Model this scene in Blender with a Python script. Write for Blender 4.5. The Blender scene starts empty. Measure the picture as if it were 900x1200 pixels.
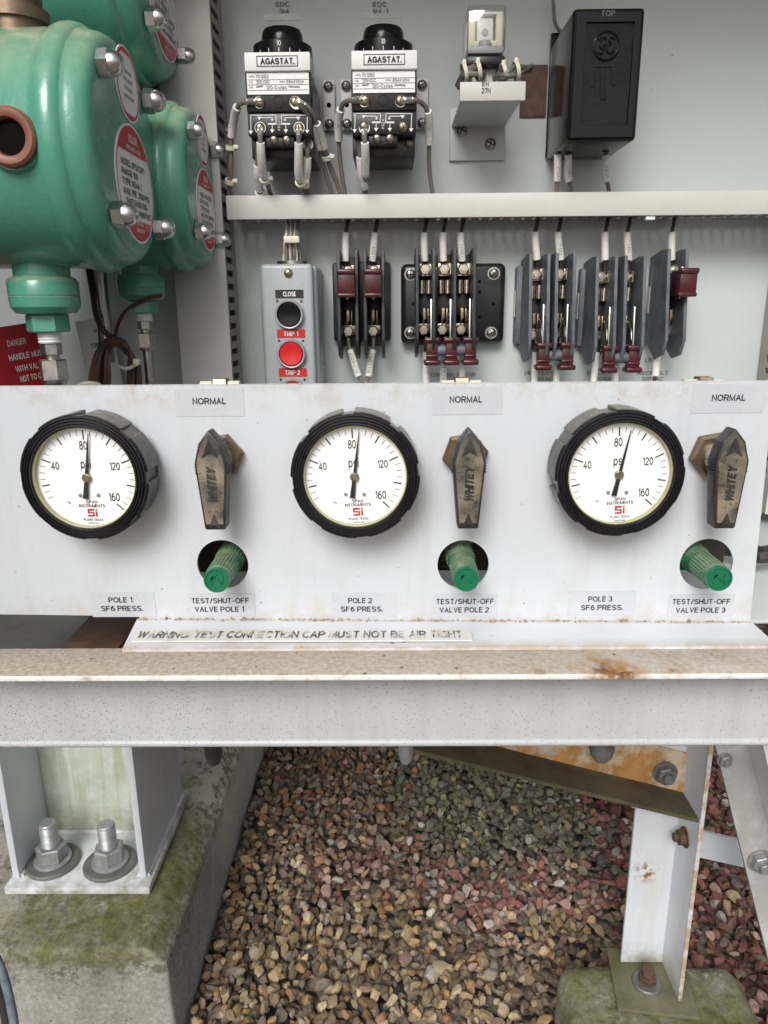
import bpy, bmesh, math, random
import numpy as np
from mathutils import Vector as V, Matrix as M, Euler
rad = math.radians
random.seed(7)
sc = bpy.context.scene
COL = sc.collection

# ------------------------------------------------------------------ camera
F = 867.0
CAM = V((0, 0, 1.15))
PITCH = 15.5
RC = (M.Rotation(rad(0.6), 3, 'Z') @ M.Rotation(rad(90 - PITCH), 3, 'X') @ M.Rotation(rad(-0.5), 3, 'Z'))
cam_d = bpy.data.cameras.new('camera')
cam = bpy.data.objects.new('camera', cam_d)
COL.objects.link(cam)
cam.matrix_world = M.Translation(CAM) @ RC.to_4x4()
cam_d.sensor_width = 36
cam_d.sensor_fit = 'AUTO'
cam_d.lens = F / 1200 * 36
cam_d.clip_start = 0.02
cam_d.clip_end = 500
sc.camera = cam


def at(px, py, Y=None, Z=None, X=None):
    """the point of a real plane (Y, Z or X fixed) seen at a photo position"""
    d = RC @ V(((px - 450) / F, (600 - py) / F, -1))
    if Y is not None:
        t = (Y - CAM.y) / d.y
    elif Z is not None:
        t = (Z - CAM.z) / d.z
    else:
        t = (X - CAM.x) / d.x
    return CAM + d * t


def mpp(p):
    return -((RC.transposed() @ (p - CAM)).z) / F


# ------------------------------------------------------------------ materials
class NT:
    def __init__(s, name):
        s.m = bpy.data.materials.new(name)
        s.m.use_nodes = True
        s.t = s.m.node_tree
        s.t.nodes.clear()
        s.out = s.n('ShaderNodeOutputMaterial')
        s.b = s.n('ShaderNodeBsdfPrincipled')
        s.l(s.b.outputs[0], s.out.inputs[0])

    def n(s, k, **kw):
        nd = s.t.nodes.new(k)
        for a, v in kw.items():
            setattr(nd, a, v)
        return nd

    def l(s, a, b):
        s.t.links.new(a, b)

    def coords(s, rnd=True):
        tc = s.n('ShaderNodeTexCoord')
        if not rnd:
            return tc.outputs['Object']
        oi = s.n('ShaderNodeObjectInfo')
        mul = s.n('ShaderNodeMath', operation='MULTIPLY')
        s.l(oi.outputs['Random'], mul.inputs[0])
        mul.inputs[1].default_value = 13.7
        add = s.n('ShaderNodeVectorMath', operation='ADD')
        s.l(tc.outputs['Object'], add.inputs[0])
        s.l(mul.outputs[0], add.inputs[1])
        return add.outputs[0]

    def noise(s, vec, scale, detail=5, rough=.6):
        nd = s.n('ShaderNodeTexNoise')
        s.l(vec, nd.inputs['Vector'])
        nd.inputs['Scale'].default_value = scale
        nd.inputs['Detail'].default_value = detail
        nd.inputs['Roughness'].default_value = rough
        return nd.outputs[0]

    def rng(s, val, lo, hi, a=0., b=1.):
        nd = s.n('ShaderNodeMapRange')
        s.l(val, nd.inputs[0])
        nd.inputs[1].default_value = lo
        nd.inputs[2].default_value = hi
        nd.inputs[3].default_value = a
        nd.inputs[4].default_value = b
        return nd.outputs[0]

    def mul(s, a, b, op='MULTIPLY'):
        nd = s.n('ShaderNodeMath', operation=op)
        for i, q in enumerate((a, b)):
            if isinstance(q, (int, float)):
                nd.inputs[i].default_value = q
            else:
                s.l(q, nd.inputs[i])
        return nd.outputs[0]

    def mix(s, fac, a, b):
        nd = s.n('ShaderNodeMix', data_type='RGBA')
        for i, q in ((0, fac), (6, a), (7, b)):
            if isinstance(q, (int, float)):
                nd.inputs[i].default_value = q
            elif isinstance(q, tuple):
                nd.inputs[i].default_value = (*q, 1)
            else:
                s.l(q, nd.inputs[i])
        return nd.outputs[2]

    def speck(s, vec, scale, size, dens):
        v = s.n('ShaderNodeTexVoronoi')
        s.l(vec, v.inputs['Vector'])
        v.inputs['Scale'].default_value = scale
        sep = s.n('ShaderNodeSeparateColor')
        s.l(v.outputs['Color'], sep.inputs[0])
        near = s.rng(v.outputs['Distance'], size * .6, size, 1, 0)
        keep = s.mul(sep.outputs[0], dens, 'LESS_THAN')
        # size varies
        return s.mul(near, keep)

    def ball(s, vec, c, r, soft=.5):
        d = s.n('ShaderNodeVectorMath', operation='DISTANCE')
        s.l(vec, d.inputs[0])
        d.inputs[1].default_value = c
        return s.rng(d.outputs['Value'], r * soft, r, 1, 0)

    def bump(s, h, strength, dist=.001):
        b = s.n('ShaderNodeBump')
        b.inputs['Strength'].default_value = strength
        b.inputs['Distance'].default_value = dist
        s.l(h, b.inputs['Height'])
        s.l(b.outputs[0], s.b.inputs['Normal'])

    def base(s, c):
        if isinstance(c, tuple):
            s.b.inputs['Base Color'].default_value = (*c, 1)
        else:
            s.l(c, s.b.inputs['Base Color'])

    def par(s, **kw):
        for k, v in kw.items():
            s.b.inputs[k.replace('_', ' ')].default_value = v


def mat(name, c, rough=.5, metal=0., var=.12, vs=25, bump=0., bs=300, dirt=None, da=.5, ds=18,
        lo=.5, hi=.7, specks=None, dust=None, dusta=.6, coat=0., rvar=.1):
    k = NT(name)
    vec = k.coords()
    n1 = k.noise(vec, vs, 5)
    col = k.mix(k.rng(n1, .3, .7), tuple(x * (1 - var) for x in c), tuple(min(1, x * (1 + var)) for x in c))
    if dirt:
        n2 = k.noise(vec, ds, 8, .68)
        col = k.mix(k.rng(n2, lo, hi, 0, da), col, dirt)
    if specks:
        for (sc_, size, dens, scol) in specks:
            col = k.mix(k.speck(vec, sc_, size, dens), col, scol)
    if dust:
        g = k.n('ShaderNodeNewGeometry')
        sp = k.n('ShaderNodeSeparateXYZ')
        k.l(g.outputs['Normal'], sp.inputs[0])
        up = k.rng(sp.outputs[2], .25, .9)
        nz = k.rng(k.noise(vec, ds * 3, 8, .7), .25, .65)
        col = k.mix(k.mul(k.mul(up, nz), dusta), col, dust)
    k.base(col)
    rn = k.rng(k.noise(vec, vs * 2.3, 4), .3, .7, max(.02, rough - rvar), min(1, rough + rvar))
    k.l(rn, k.b.inputs['Roughness'])
    k.par(Metallic=metal)
    if coat:
        k.b.inputs['Coat Weight'].default_value = coat
        k.b.inputs['Coat Roughness'].default_value = .15
    if bump:
        k.bump(k.noise(vec, bs, 4), bump)
    return k.m


BLACKSP = (.02, .02, .018)


def m_make_panel():
    k = NT('panel_paint')
    vec = k.coords(False)
    col = k.mix(k.rng(k.noise(vec, 6, 6), .3, .7), (.55, .575, .605), (.605, .63, .66))
    mp = k.n('ShaderNodeMapping')
    mp.inputs['Scale'].default_value = (55, 55, 4)
    k.l(vec, mp.inputs[0])
    col = k.mix(k.mul(k.rng(k.noise(mp.outputs[0], 1.2, 9, .7), .50, .74), .30), col, (.43, .44, .44))
    col = k.mix(k.mul(k.rng(k.noise(vec, 13, 10, .75), .53, .72), .28), col, (.44, .445, .44))
    sp = k.n('ShaderNodeSeparateXYZ')
    k.l(vec, sp.inputs[0])
    low = k.mul(k.rng(sp.outputs[2], .022, .002), k.rng(k.noise(vec, 50, 9, .75), .44, .62))
    col = k.mix(k.mul(low, .55), col, (.48, .40, .30))
    top = k.mul(k.rng(sp.outputs[2], .150, .164), k.rng(k.noise(vec, 60, 9, .75), .48, .62))
    col = k.mix(k.mul(top, .5), col, (.42, .36, .28))
    clump = k.rng(k.noise(vec, 14, 4), .45, .62, .25, 1.5)
    for scale, size, dens, c in ((210, .20, .07, (.20, .18, .16)), (120, .13, .06, (.14, .12, .11)), (60, .07, .06, (.06, .055, .05)), (38, .06, .05, (.35, .28, .2))):
        v = k.n('ShaderNodeTexVoronoi')
        k.l(vec, v.inputs['Vector'])
        v.inputs['Scale'].default_value = scale
        sep = k.n('ShaderNodeSeparateColor')
        k.l(v.outputs['Color'], sep.inputs[0])
        near = k.rng(v.outputs['Distance'], size * .4, size, .8, 0)
        col = k.mix(k.mul(near, k.mul(sep.outputs[0], k.mul(clump, dens), 'LESS_THAN')), col, c)
    k.base(col)
    k.l(k.rng(k.noise(vec, 20, 6), .3, .7, .32, .52), k.b.inputs['Roughness'])
    k.bump(k.noise(vec, 30, 3), .06, .004)
    return k.m


m_panel = m_make_panel()
m_cab = mat('cabinet_paint', (.555, .59, .585), .42, var=.04, vs=5, bump=.12, bs=260, dirt=(.34, .34, .31), da=.25, ds=5, lo=.5, hi=.75,
            specks=[(60, .05, .05, (.15, .14, .13))])
m_cabshade = mat('cabinet_shaded_paint', (.13, .13, .125), .5, var=.1, dirt=(.08, .07, .06), da=.6)  # darker copy of the cabinet paint, shade put into its colour
m_duct = mat('duct_pvc', (.54, .53, .49), .5, var=.04, vs=8, dirt=(.38, .36, .31), da=.25, ds=14, bump=.03)
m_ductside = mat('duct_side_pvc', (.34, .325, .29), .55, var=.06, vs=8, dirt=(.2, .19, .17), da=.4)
m_green = mat('green_enamel', (.078, .285, .195), .27, var=.08, vs=9, bump=.30, bs=190, dirt=(.11, .31, .22), da=.35, ds=16, lo=.4, hi=.8,
              dust=(.50, .52, .33), dusta=.7, coat=.3)
m_nut = mat('bright_nickel', (.62, .62, .60), .30, 1., var=.08, dirt=(.4, .37, .33), da=.4, ds=90)
m_steel = mat('zinc_steel', (.46, .45, .42), .38, 1., var=.15, vs=80, dirt=(.20, .17, .13), da=.5, ds=120)
m_clip = mat('tinned_copper', (.66, .61, .52), .30, 1., var=.12, vs=90, dirt=(.3, .24, .17), da=.4, ds=120)
m_brassy = mat('dull_brass', (.42, .36, .26), .38, 1., var=.15, vs=90, dirt=(.13, .10, .07), da=.6, ds=150)
m_black = mat('black_bakelite', (.010, .010, .012), .35, var=.3, vs=40, dirt=(.05, .05, .05), da=.35, ds=30)
m_blackgloss = mat('black_gloss_plastic', (.008, .008, .009), .16, var=.2, rvar=.04)
m_blackgloss.node_tree.nodes['Principled BSDF'].inputs['Specular IOR Level'].default_value = .25
m_blacktex = mat('black_textured_plastic', (.008, .008, .009), .55, var=.3, bump=.7, bs=900)
m_blacktex.node_tree.nodes['Principled BSDF'].inputs['Specular IOR Level'].default_value = .22
m_gauge = mat('gauge_black_plastic', (.010, .010, .013), .30, var=.3, vs=60, dirt=(.09, .08, .065), da=.25, ds=70, lo=.56, hi=.8,
              dust=(.20, .17, .13), dusta=.85)
m_bezel = mat('bezel_black_plastic', (.009, .009, .012), .22, var=.3, vs=60, dirt=(.06, .055, .05), da=.15, ds=70, lo=.58, hi=.8)
m_dial = mat('dial_white', (.88, .885, .89), .5, var=.01)
m_ink = mat('black_ink', (.012, .012, .012), .5, var=.1)
m_inkfade = mat('faded_ink', (.17, .17, .165), .6, var=.4, vs=300)
m_redink = mat('red_ink', (.50, .03, .05), .5, var=.05)
m_greyink = mat('grey_ink', (.25, .25, .25), .5)
m_gasket = mat('yellow_gasket', (.42, .40, .20), .35, var=.15, vs=60)
m_whitecard = mat('white_card', (.82, .82, .80), .45, var=.04, vs=40, dirt=(.55, .52, .45), da=.3, ds=40)
m_film = mat('label_film', (.525, .545, .575), .28, var=.03, vs=30, dirt=(.58, .59, .60), da=.5, ds=30)
m_tape = mat('clear_tape_on_grey', (.53, .54, .52), .25, var=.1, vs=90)
m_flake = mat('flaking_ink', (.05, .05, .05), .5, var=.2, dirt=(.66, .62, .54), da=1., ds=75, lo=.47, hi=.55)
m_warnlabel = mat('aged_white_label', (.70, .69, .66), .4, var=.04, dirt=(.55, .46, .33), da=.7, ds=45)
m_sleeve = mat('marker_sleeve', (.78, .77, .73), .5, var=.05, dirt=(.5, .48, .42), da=.35, ds=80)
m_wire = mat('grey_insulation', (.17, .155, .13), .5, var=.15, vs=90)
m_wiredark = mat('dark_insulation', (.035, .03, .027), .45, var=.2)
m_wirebrown = mat('brown_insulation', (.085, .042, .022), .42, var=.3, vs=60)
m_nylon = mat('nylon_tie', (.66, .62, .52), .45, var=.06)
m_maroon = mat('maroon_bakelite', (.062, .011, .014), .28, var=.15, vs=60, dirt=(.05, .02, .02), da=.4, ds=90)
m_slate = mat('slate_grey_fibre', (.095, .105, .12), .55, var=.35, vs=60, dirt=(.19, .2, .215), da=.5, ds=45, lo=.45, hi=.7, bump=.1)
m_slateblk = mat('black_fibre', (.022, .023, .025), .45, var=.3, vs=60, dirt=(.07, .07, .07), da=.5, ds=60)
m_stationgrey = mat('station_grey_enamel', (.36, .385, .40), .35, var=.03, vs=20, dirt=(.26, .27, .27), da=.25, ds=20)
m_redbtn = mat('red_button', (.62, .015, .015), .33, var=.05)
m_redplate = mat('red_legend', (.55, .012, .015), .4, var=.05)
m_white = mat('white_mark', (.78, .78, .76), .5, var=.02)
m_brown_rubber = mat('brown_rubber', (.23, .085, .055), .45, var=.12, vs=60, dirt=(.12, .05, .04), da=.4, ds=50)
m_velcro = mat('brown_velcro', (.15, .09, .073), .95, var=.3, vs=150, bump=1., bs=700, dirt=(.18, .13, .11), da=.6, ds=170, lo=.5, hi=.65)
m_cream = mat('cream_plastic', (.74, .70, .54), .5, var=.08, vs=60)
m_redsign = mat('red_sign', (.34, .012, .022), .35, var=.08)
m_knob = mat('green_knob', (.008, .15, .07), .38, var=.1, vs=40)
m_knobdust = mat('green_knob_dusty', (.022, .15, .07), .5, var=.2, vs=60, dust=(.34, .38, .24), dusta=.8, ds=40, dirt=(.20, .26, .15), da=.45, lo=.48, hi=.72)
m_handle = mat('weathered_black_handle', (.022, .021, .020), .45, var=.3, vs=60, dirt=(.12, .11, .095), da=.5, ds=90, lo=.45, hi=.75)
m_oldbrass = mat('old_brass', (.20, .15, .10), .45, .8, var=.2, vs=80, dirt=(.16, .11, .06), da=.7, ds=70)
m_column = mat('column_paint', (.57, .60, .645), .38, var=.05, vs=9, dirt=(.45, .47, .42), da=.35, ds=10, specks=[(70, .07, .05, (.25, .16, .08))])
m_galv = mat('galvanised_bolt', (.36, .37, .38), .5, .6, var=.15, vs=70, dirt=(.24, .23, .21), da=.5, ds=80, bump=.1)
m_galvdark = mat('weathered_washer', (.17, .17, .165), .55, .4, var=.2, vs=50, dirt=(.1, .095, .08), da=.5, ds=60)
m_baseplate = mat('stained_base_plate', (.62, .64, .66), .5, var=.08, vs=14, dirt=(.22, .20, .11), da=.85, ds=13, lo=.46, hi=.64, specks=[(45, .14, .12, (.30, .14, .05))], bump=.1)
m_legpaint = mat('leg_paint', (.70, .73, .77), .38, var=.05, vs=12, dirt=(.55, .52, .42), da=.3, ds=14, lo=.52, hi=.72,
                 specks=[(38, .10, .05, (.30, .17, .07)), (120, .09, .03, (.25, .2, .12))])
m_rustleg = mat('rusted_brace', (.38, .20, .065), .6, var=.35, vs=22, dirt=(.55, .50, .40), da=.85, ds=20, lo=.48, hi=.62, bump=.2, bs=140)
m_braceflange = mat('mossy_dark_steel', (.075, .06, .038), .6, var=.4, vs=18, dirt=(.11, .12, .045), da=.6, ds=14, bump=.2, bs=140)
m_rust = mat('rusty_steel', (.10, .058, .038), .75, .2, var=.4, vs=60, dirt=(.22, .14, .09), da=.6, ds=50, bump=.3)
m_brace2 = mat('stained_grey_paint', (.36, .36, .34), .5, var=.12, vs=14, dirt=(.52, .53, .53), da=.8, ds=18, lo=.5, hi=.65, specks=[(50, .1, .06, (.3, .17, .07))])
m_ptfe = mat('white_ptfe', (.80, .80, .78), .5, var=.03)
m_cable = mat('weathered_cable', (.15, .18, .21), .5, var=.3, vs=60, dirt=(.05, .05, .05), da=.5)
m_darkbrown = mat('hole_shade_brown', (.035, .028, .022), .6, var=.4, vs=40, dirt=(.12, .075, .045), da=.7, ds=35)
m_dark = mat('void_shade', (.006, .0055, .005), .9, var=.2)  # near-black discs painted as the shade inside holes
m_dark.node_tree.nodes['Principled BSDF'].inputs['Specular IOR Level'].default_value = .05
m_brownboard = mat('brown_rusty_strip', (.10, .055, .03), .6, var=.35, vs=30, dirt=(.2, .11, .05), da=.6, ds=40, specks=[(60, .12, .15, BLACKSP)])


def m_make_beam():
    k = NT('beam_paint')
    vec = k.coords(False)
    n1 = k.noise(vec, 7)
    col = k.mix(k.rng(n1, .3, .7), (.44, .455, .465), (.515, .53, .54))
    sx = k.n('ShaderNodeSeparateXYZ')
    k.l(vec, sx.inputs[0])
    dens = k.mul(k.rng(sx.outputs[0], -.28, .15, 1.15, .25), k.rng(k.noise(vec, 9, 4), .35, .62, .35, 1.25))
    for scale, size, d in ((700, .34, .45), (480, .28, .36), (280, .17, .20), (140, .09, .08)):
        v = k.n('ShaderNodeTexVoronoi')
        k.l(vec, v.inputs['Vector'])
        v.inputs['Scale'].default_value = scale
        sep = k.n('ShaderNodeSeparateColor')
        k.l(v.outputs['Color'], sep.inputs[0])
        near = k.rng(v.outputs['Distance'], size * .5, size, 1, 0)
        keep = k.mul(sep.outputs[0], k.mul(dens, d), 'LESS_THAN')
        col = k.mix(k.mul(k.mul(near, keep), .7), col, (.06, .06, .058))
    mp = k.n('ShaderNodeMapping')
    mp.inputs['Scale'].default_value = (60, 60, 5)
    k.l(vec, mp.inputs[0])
    col = k.mix(k.mul(k.rng(k.noise(mp.outputs[0], 1.3, 8, .7), .46, .72), .34), col, (.33, .335, .335))
    col = k.mix(k.mul(k.rng(k.noise(vec, 11, 9, .72), .5, .72), .3), col, (.40, .39, .36))
    k.base(col)
    k.par(Roughness=.4)
    k.bump(k.noise(vec, 350), .08)
    return k.m


def m_make_flange(spots):
    k = NT('dusty_flange')
    vec = k.coords(False)
    a = k.noise(vec, 30, 10, .72)
    dustc = k.mix(k.rng(k.noise(vec, 260, 6, .75), .35, .65), (.30, .245, .18), (.56, .50, .41))
    sp = k.n('ShaderNodeSeparateXYZ')
    k.l(vec, sp.inputs[0])
    right = k.rng(sp.outputs[0], -.25, .2, .0, .45)
    col = k.mix(k.mul(k.rng(a, .35, .62), right), dustc, (.68, .66, .62))
    # bare white paint on the lip's edge
    col = k.mix(k.speck(vec, 170, .25, .06), col, (.10, .07, .05))
    g = k.n('ShaderNodeNewGeometry')
    gs = k.n('ShaderNodeSeparateXYZ')
    k.l(g.outputs['Normal'], gs.inputs[0])
    lip = k.rng(gs.outputs[2], .3, .6, 1, 0)
    col = k.mix(k.mul(lip, k.rng(k.noise(vec, 60, 8, .7), .3, .5)), col, (.80, .80, .78))
    for (c, r, amt) in spots:
        w = k.mul(k.ball(vec, c, r * 1.6, .15), k.rng(k.noise(vec, 75, 8, .7), .38, .58))
        col = k.mix(k.mul(w, amt), col, (.40, .20, .05))
        w2 = k.mul(k.ball(vec, c, r * .8, .2), k.rng(k.noise(vec, 130, 8, .7), .44, .55))
        col = k.mix(k.mul(w2, amt), col, (.085, .035, .015))
    k.base(col)
    k.par(Roughness=.75)
    k.bump(k.noise(vec, 420, 6, .7), .4)
    return k.m


def m_make_ledge():
    k = NT('ledge_paint')
    vec = k.coords(False)
    col = k.mix(k.rng(k.noise(vec, 8), .3, .7), (.64, .66, .69), (.70, .715, .745))
    sp = k.n('ShaderNodeSeparateXYZ')
    k.l(vec, sp.inputs[0])
    # grime gathered along the front and the back edge
    fr = k.mul(k.rng(sp.outputs[1], -.030, -.043, 0, 1), k.rng(k.noise(vec, 42, 8, .7), .36, .56))
    bk = k.mul(k.rng(sp.outputs[1], -.005, -.0005, 0, 1), k.rng(k.noise(vec, 48, 9, .75), .38, .58))
    col = k.mix(k.mul(fr, .75), col, (.50, .40, .28))
    col = k.mix(k.mul(bk, .9), col, (.33, .24, .15))
    col = k.mix(k.speck(vec, 130, .2, .05), col, (.25, .17, .10))
    k.base(col)
    k.par(Roughness=.38)
    return k.m


def m_make_concrete(name, moss_balls, cream_balls, lich=0., ztop=None):
    k = NT(name)
    vec = k.coords(False)
    n1 = k.noise(vec, 16, 9, .72)
    col = k.mix(k.rng(n1, .3, .7), (.34, .33, .30), (.55, .535, .49))
    n3 = k.rng(k.noise(vec, 120, 6, .7), .38, .6)
    col = k.mix(k.mul(n3, .45), col, (.16, .15, .13))
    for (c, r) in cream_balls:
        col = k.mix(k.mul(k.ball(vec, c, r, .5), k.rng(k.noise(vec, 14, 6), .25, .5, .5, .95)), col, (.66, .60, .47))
    sp = k.n('ShaderNodeSeparateXYZ')
    k.l(vec, sp.inputs[0])
    if ztop:
        # dark lichen in a ragged band under the top edge
        zz = k.n('ShaderNodeMath', operation='ADD')
        k.l(sp.outputs[2], zz.inputs[0])
        k.l(k.rng(k.noise(vec, 24, 8, .7), .3, .7, -.05, .05), zz.inputs[1])
        band = k.mul(k.rng(zz.outputs[0], ztop - .060, ztop - .02), k.rng(zz.outputs[0], ztop - .002, ztop - .012))
        col = k.mix(k.mul(band, k.mul(k.rng(k.noise(vec, 60, 8, .75), .40, .56), .85)), col, (.085, .08, .065))
    for (c, r, a) in moss_balls:
        w = k.mul(k.ball(vec, c, r, .35), k.rng(k.noise(vec, 15, 9, .72), .30, .58))
        if ztop:
            w = k.mul(w, k.rng(sp.outputs[2], ztop - .045, ztop - .012, .12, 1))
        mossc = k.mix(k.rng(k.noise(vec, 70, 7, .7), .35, .65), (.075, .085, .022), (.24, .225, .085))
        col = k.mix(k.mul(w, a), col, mossc)
    dk = k.rng(k.noise(vec, 26, 9, .75), .60, .74)
    col = k.mix(k.mul(dk, .45), col, (.10, .10, .085))
    if lich:
        col = k.mix(k.mul(k.mul(k.rng(k.noise(vec, 95, 4, .6), .53, .60), k.rng(k.noise(vec, 9, 3), .50, .60)), lich), col, (.52, .53, .47))
    for scale, size, dens in ((120, .22, .16), (55, .13, .14)):
        col = k.mix(k.mul(k.speck(vec, scale, size, dens), .75), col, (.07, .065, .055))
    k.base(col)
    k.par(Roughness=.85)
    k.bump(k.noise(vec, 150, 10, .8), .8, .005)
    return k.m


def m_make_web():
    k = NT('algae_stained_paint')
    vec = k.coords(False)
    col = k.mix(k.rng(k.noise(vec, 12, 8, .7), .3, .68), (.40, .44, .36), (.66, .70, .66))
    mp = k.n('ShaderNodeMapping')
    mp.inputs['Scale'].default_value = (40, 40, 3)
    k.l(vec, mp.inputs[0])
    col = k.mix(k.mul(k.rng(k.noise(mp.outputs[0], 1.5, 6), .42, .65), .55), col, (.27, .30, .14))
    sp = k.n('ShaderNodeSeparateXYZ')
    k.l(vec, sp.inputs[0])
    low = k.mul(k.rng(sp.outputs[2], .10, .0, 0, 1), k.rng(k.noise(vec, 22, 8), .35, .6))
    col = k.mix(k.mul(low, .8), col, (.14, .11, .06))
    k.base(col)
    k.par(Roughness=.45)
    return k.m


def m_make_face():
    k = NT('sun_bleached_handle_face')
    vec = k.coords()
    n = k.noise(vec, 60, 9, .72)
    col = k.mix(k.rng(n, .40, .58), (.030, .028, .025), (.27, .225, .16))
    sp = k.n('ShaderNodeSeparateXYZ')
    tc = k.n('ShaderNodeTexCoord')
    k.l(tc.outputs['Object'], sp.inputs[0])
    top = k.rng(sp.outputs[2], .004, .022, 0, .85)
    col = k.mix(top, col, (.04, .038, .036))
    col = k.mix(k.mul(k.rng(k.noise(vec, 240, 6, .7), .5, .64), .6), col, (.03, .028, .025))
    k.base(col)
    k.par(Roughness=.6)
    k.bump(k.noise(vec, 500), .25)
    return k.m


def m_make_glass(name, tint=(1, 1, 1), f0=.04, haze=0.):
    k = NT(name)
    k.t.nodes.remove(k.b)
    tr = k.n('ShaderNodeBsdfTransparent')
    tr.inputs[0].default_value = (*tint, 1)
    gl = k.n('ShaderNodeBsdfGlossy')
    gl.inputs['Roughness'].default_value = .03
    lw = k.n('ShaderNodeLayerWeight')
    lw.inputs[0].default_value = .5
    fr = k.mul(lw.outputs['Facing'], 5.0, 'POWER')
    mx = k.n('ShaderNodeMixShader')
    k.l(k.rng(fr, 0, 1, f0, 1), mx.inputs[0])
    k.l(tr.outputs[0], mx.inputs[1])
    k.l(gl.outputs[0], mx.inputs[2])
    k.l(mx.outputs[0], k.out.inputs[0])
    return k.m


def m_make_post():
    k = NT('chipped_post_paint')
    vec = k.coords(False)
    col = k.mix(k.rng(k.noise(vec, 10, 6), .3, .7), (.53, .56, .60), (.62, .65, .69))
    mp = k.n('ShaderNodeMapping')
    mp.inputs['Scale'].default_value = (30, 30, 3)
    k.l(vec, mp.inputs[0])
    col = k.mix(k.mul(k.rng(k.noise(mp.outputs[0], 1.6, 7, .65), .52, .7), .45), col, (.50, .47, .36))
    sp = k.n('ShaderNodeSeparateXYZ')
    k.l(vec, sp.inputs[0])
    edge = k.mul(k.rng(sp.outputs[1], -.037, -.0405), k.rng(k.noise(vec, 60, 9, .75), .42, .55))
    col = k.mix(k.mul(edge, .85), col, (.40, .27, .13))
    foot = k.mul(k.rng(sp.outputs[2], .05, .0), k.rng(k.noise(vec, 30, 9, .72), .38, .6))
    col = k.mix(k.mul(foot, .9), col, (.22, .20, .10))
    c = at(757, 1022, Y=.963 - .0062) - V((.40, .93, .1235))
    chip = k.mul(k.ball(vec, tuple(c), .024, .3), k.rng(k.noise(vec, 70, 7, .7), .50, .53))
    col = k.mix(chip, col, (.23, .10, .03))
    col = k.mix(k.speck(vec, 60, .12, .10), col, (.34, .22, .10))
    k.base(col)
    k.par(Roughness=.38)
    return k.m


m_post = m_make_post()
m_beam = m_make_beam()
m_ledge = m_make_ledge()
m_web = m_make_web()
m_face = m_make_face()
m_glass = m_make_glass('gauge_glass')
m_clear = m_make_glass('clear_cover', (.95, .95, .94), .09)

# ------------------------------------------------------------------ mesh builder
FR = M.Rotation(rad(90), 4, 'X')          # (u, v, w) -> faces the front: w = towards the viewer
_txt = {}


def _arc(cx, cy, rx, ry, a0, a1, n=0):
    n = n or max(3, int(abs(a1 - a0) / 22))
    return [(cx + rx * math.cos(rad(a0 + (a1 - a0) * i / n)), cy + ry * math.sin(rad(a0 + (a1 - a0) * i / n))) for i in range(n + 1)]


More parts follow.
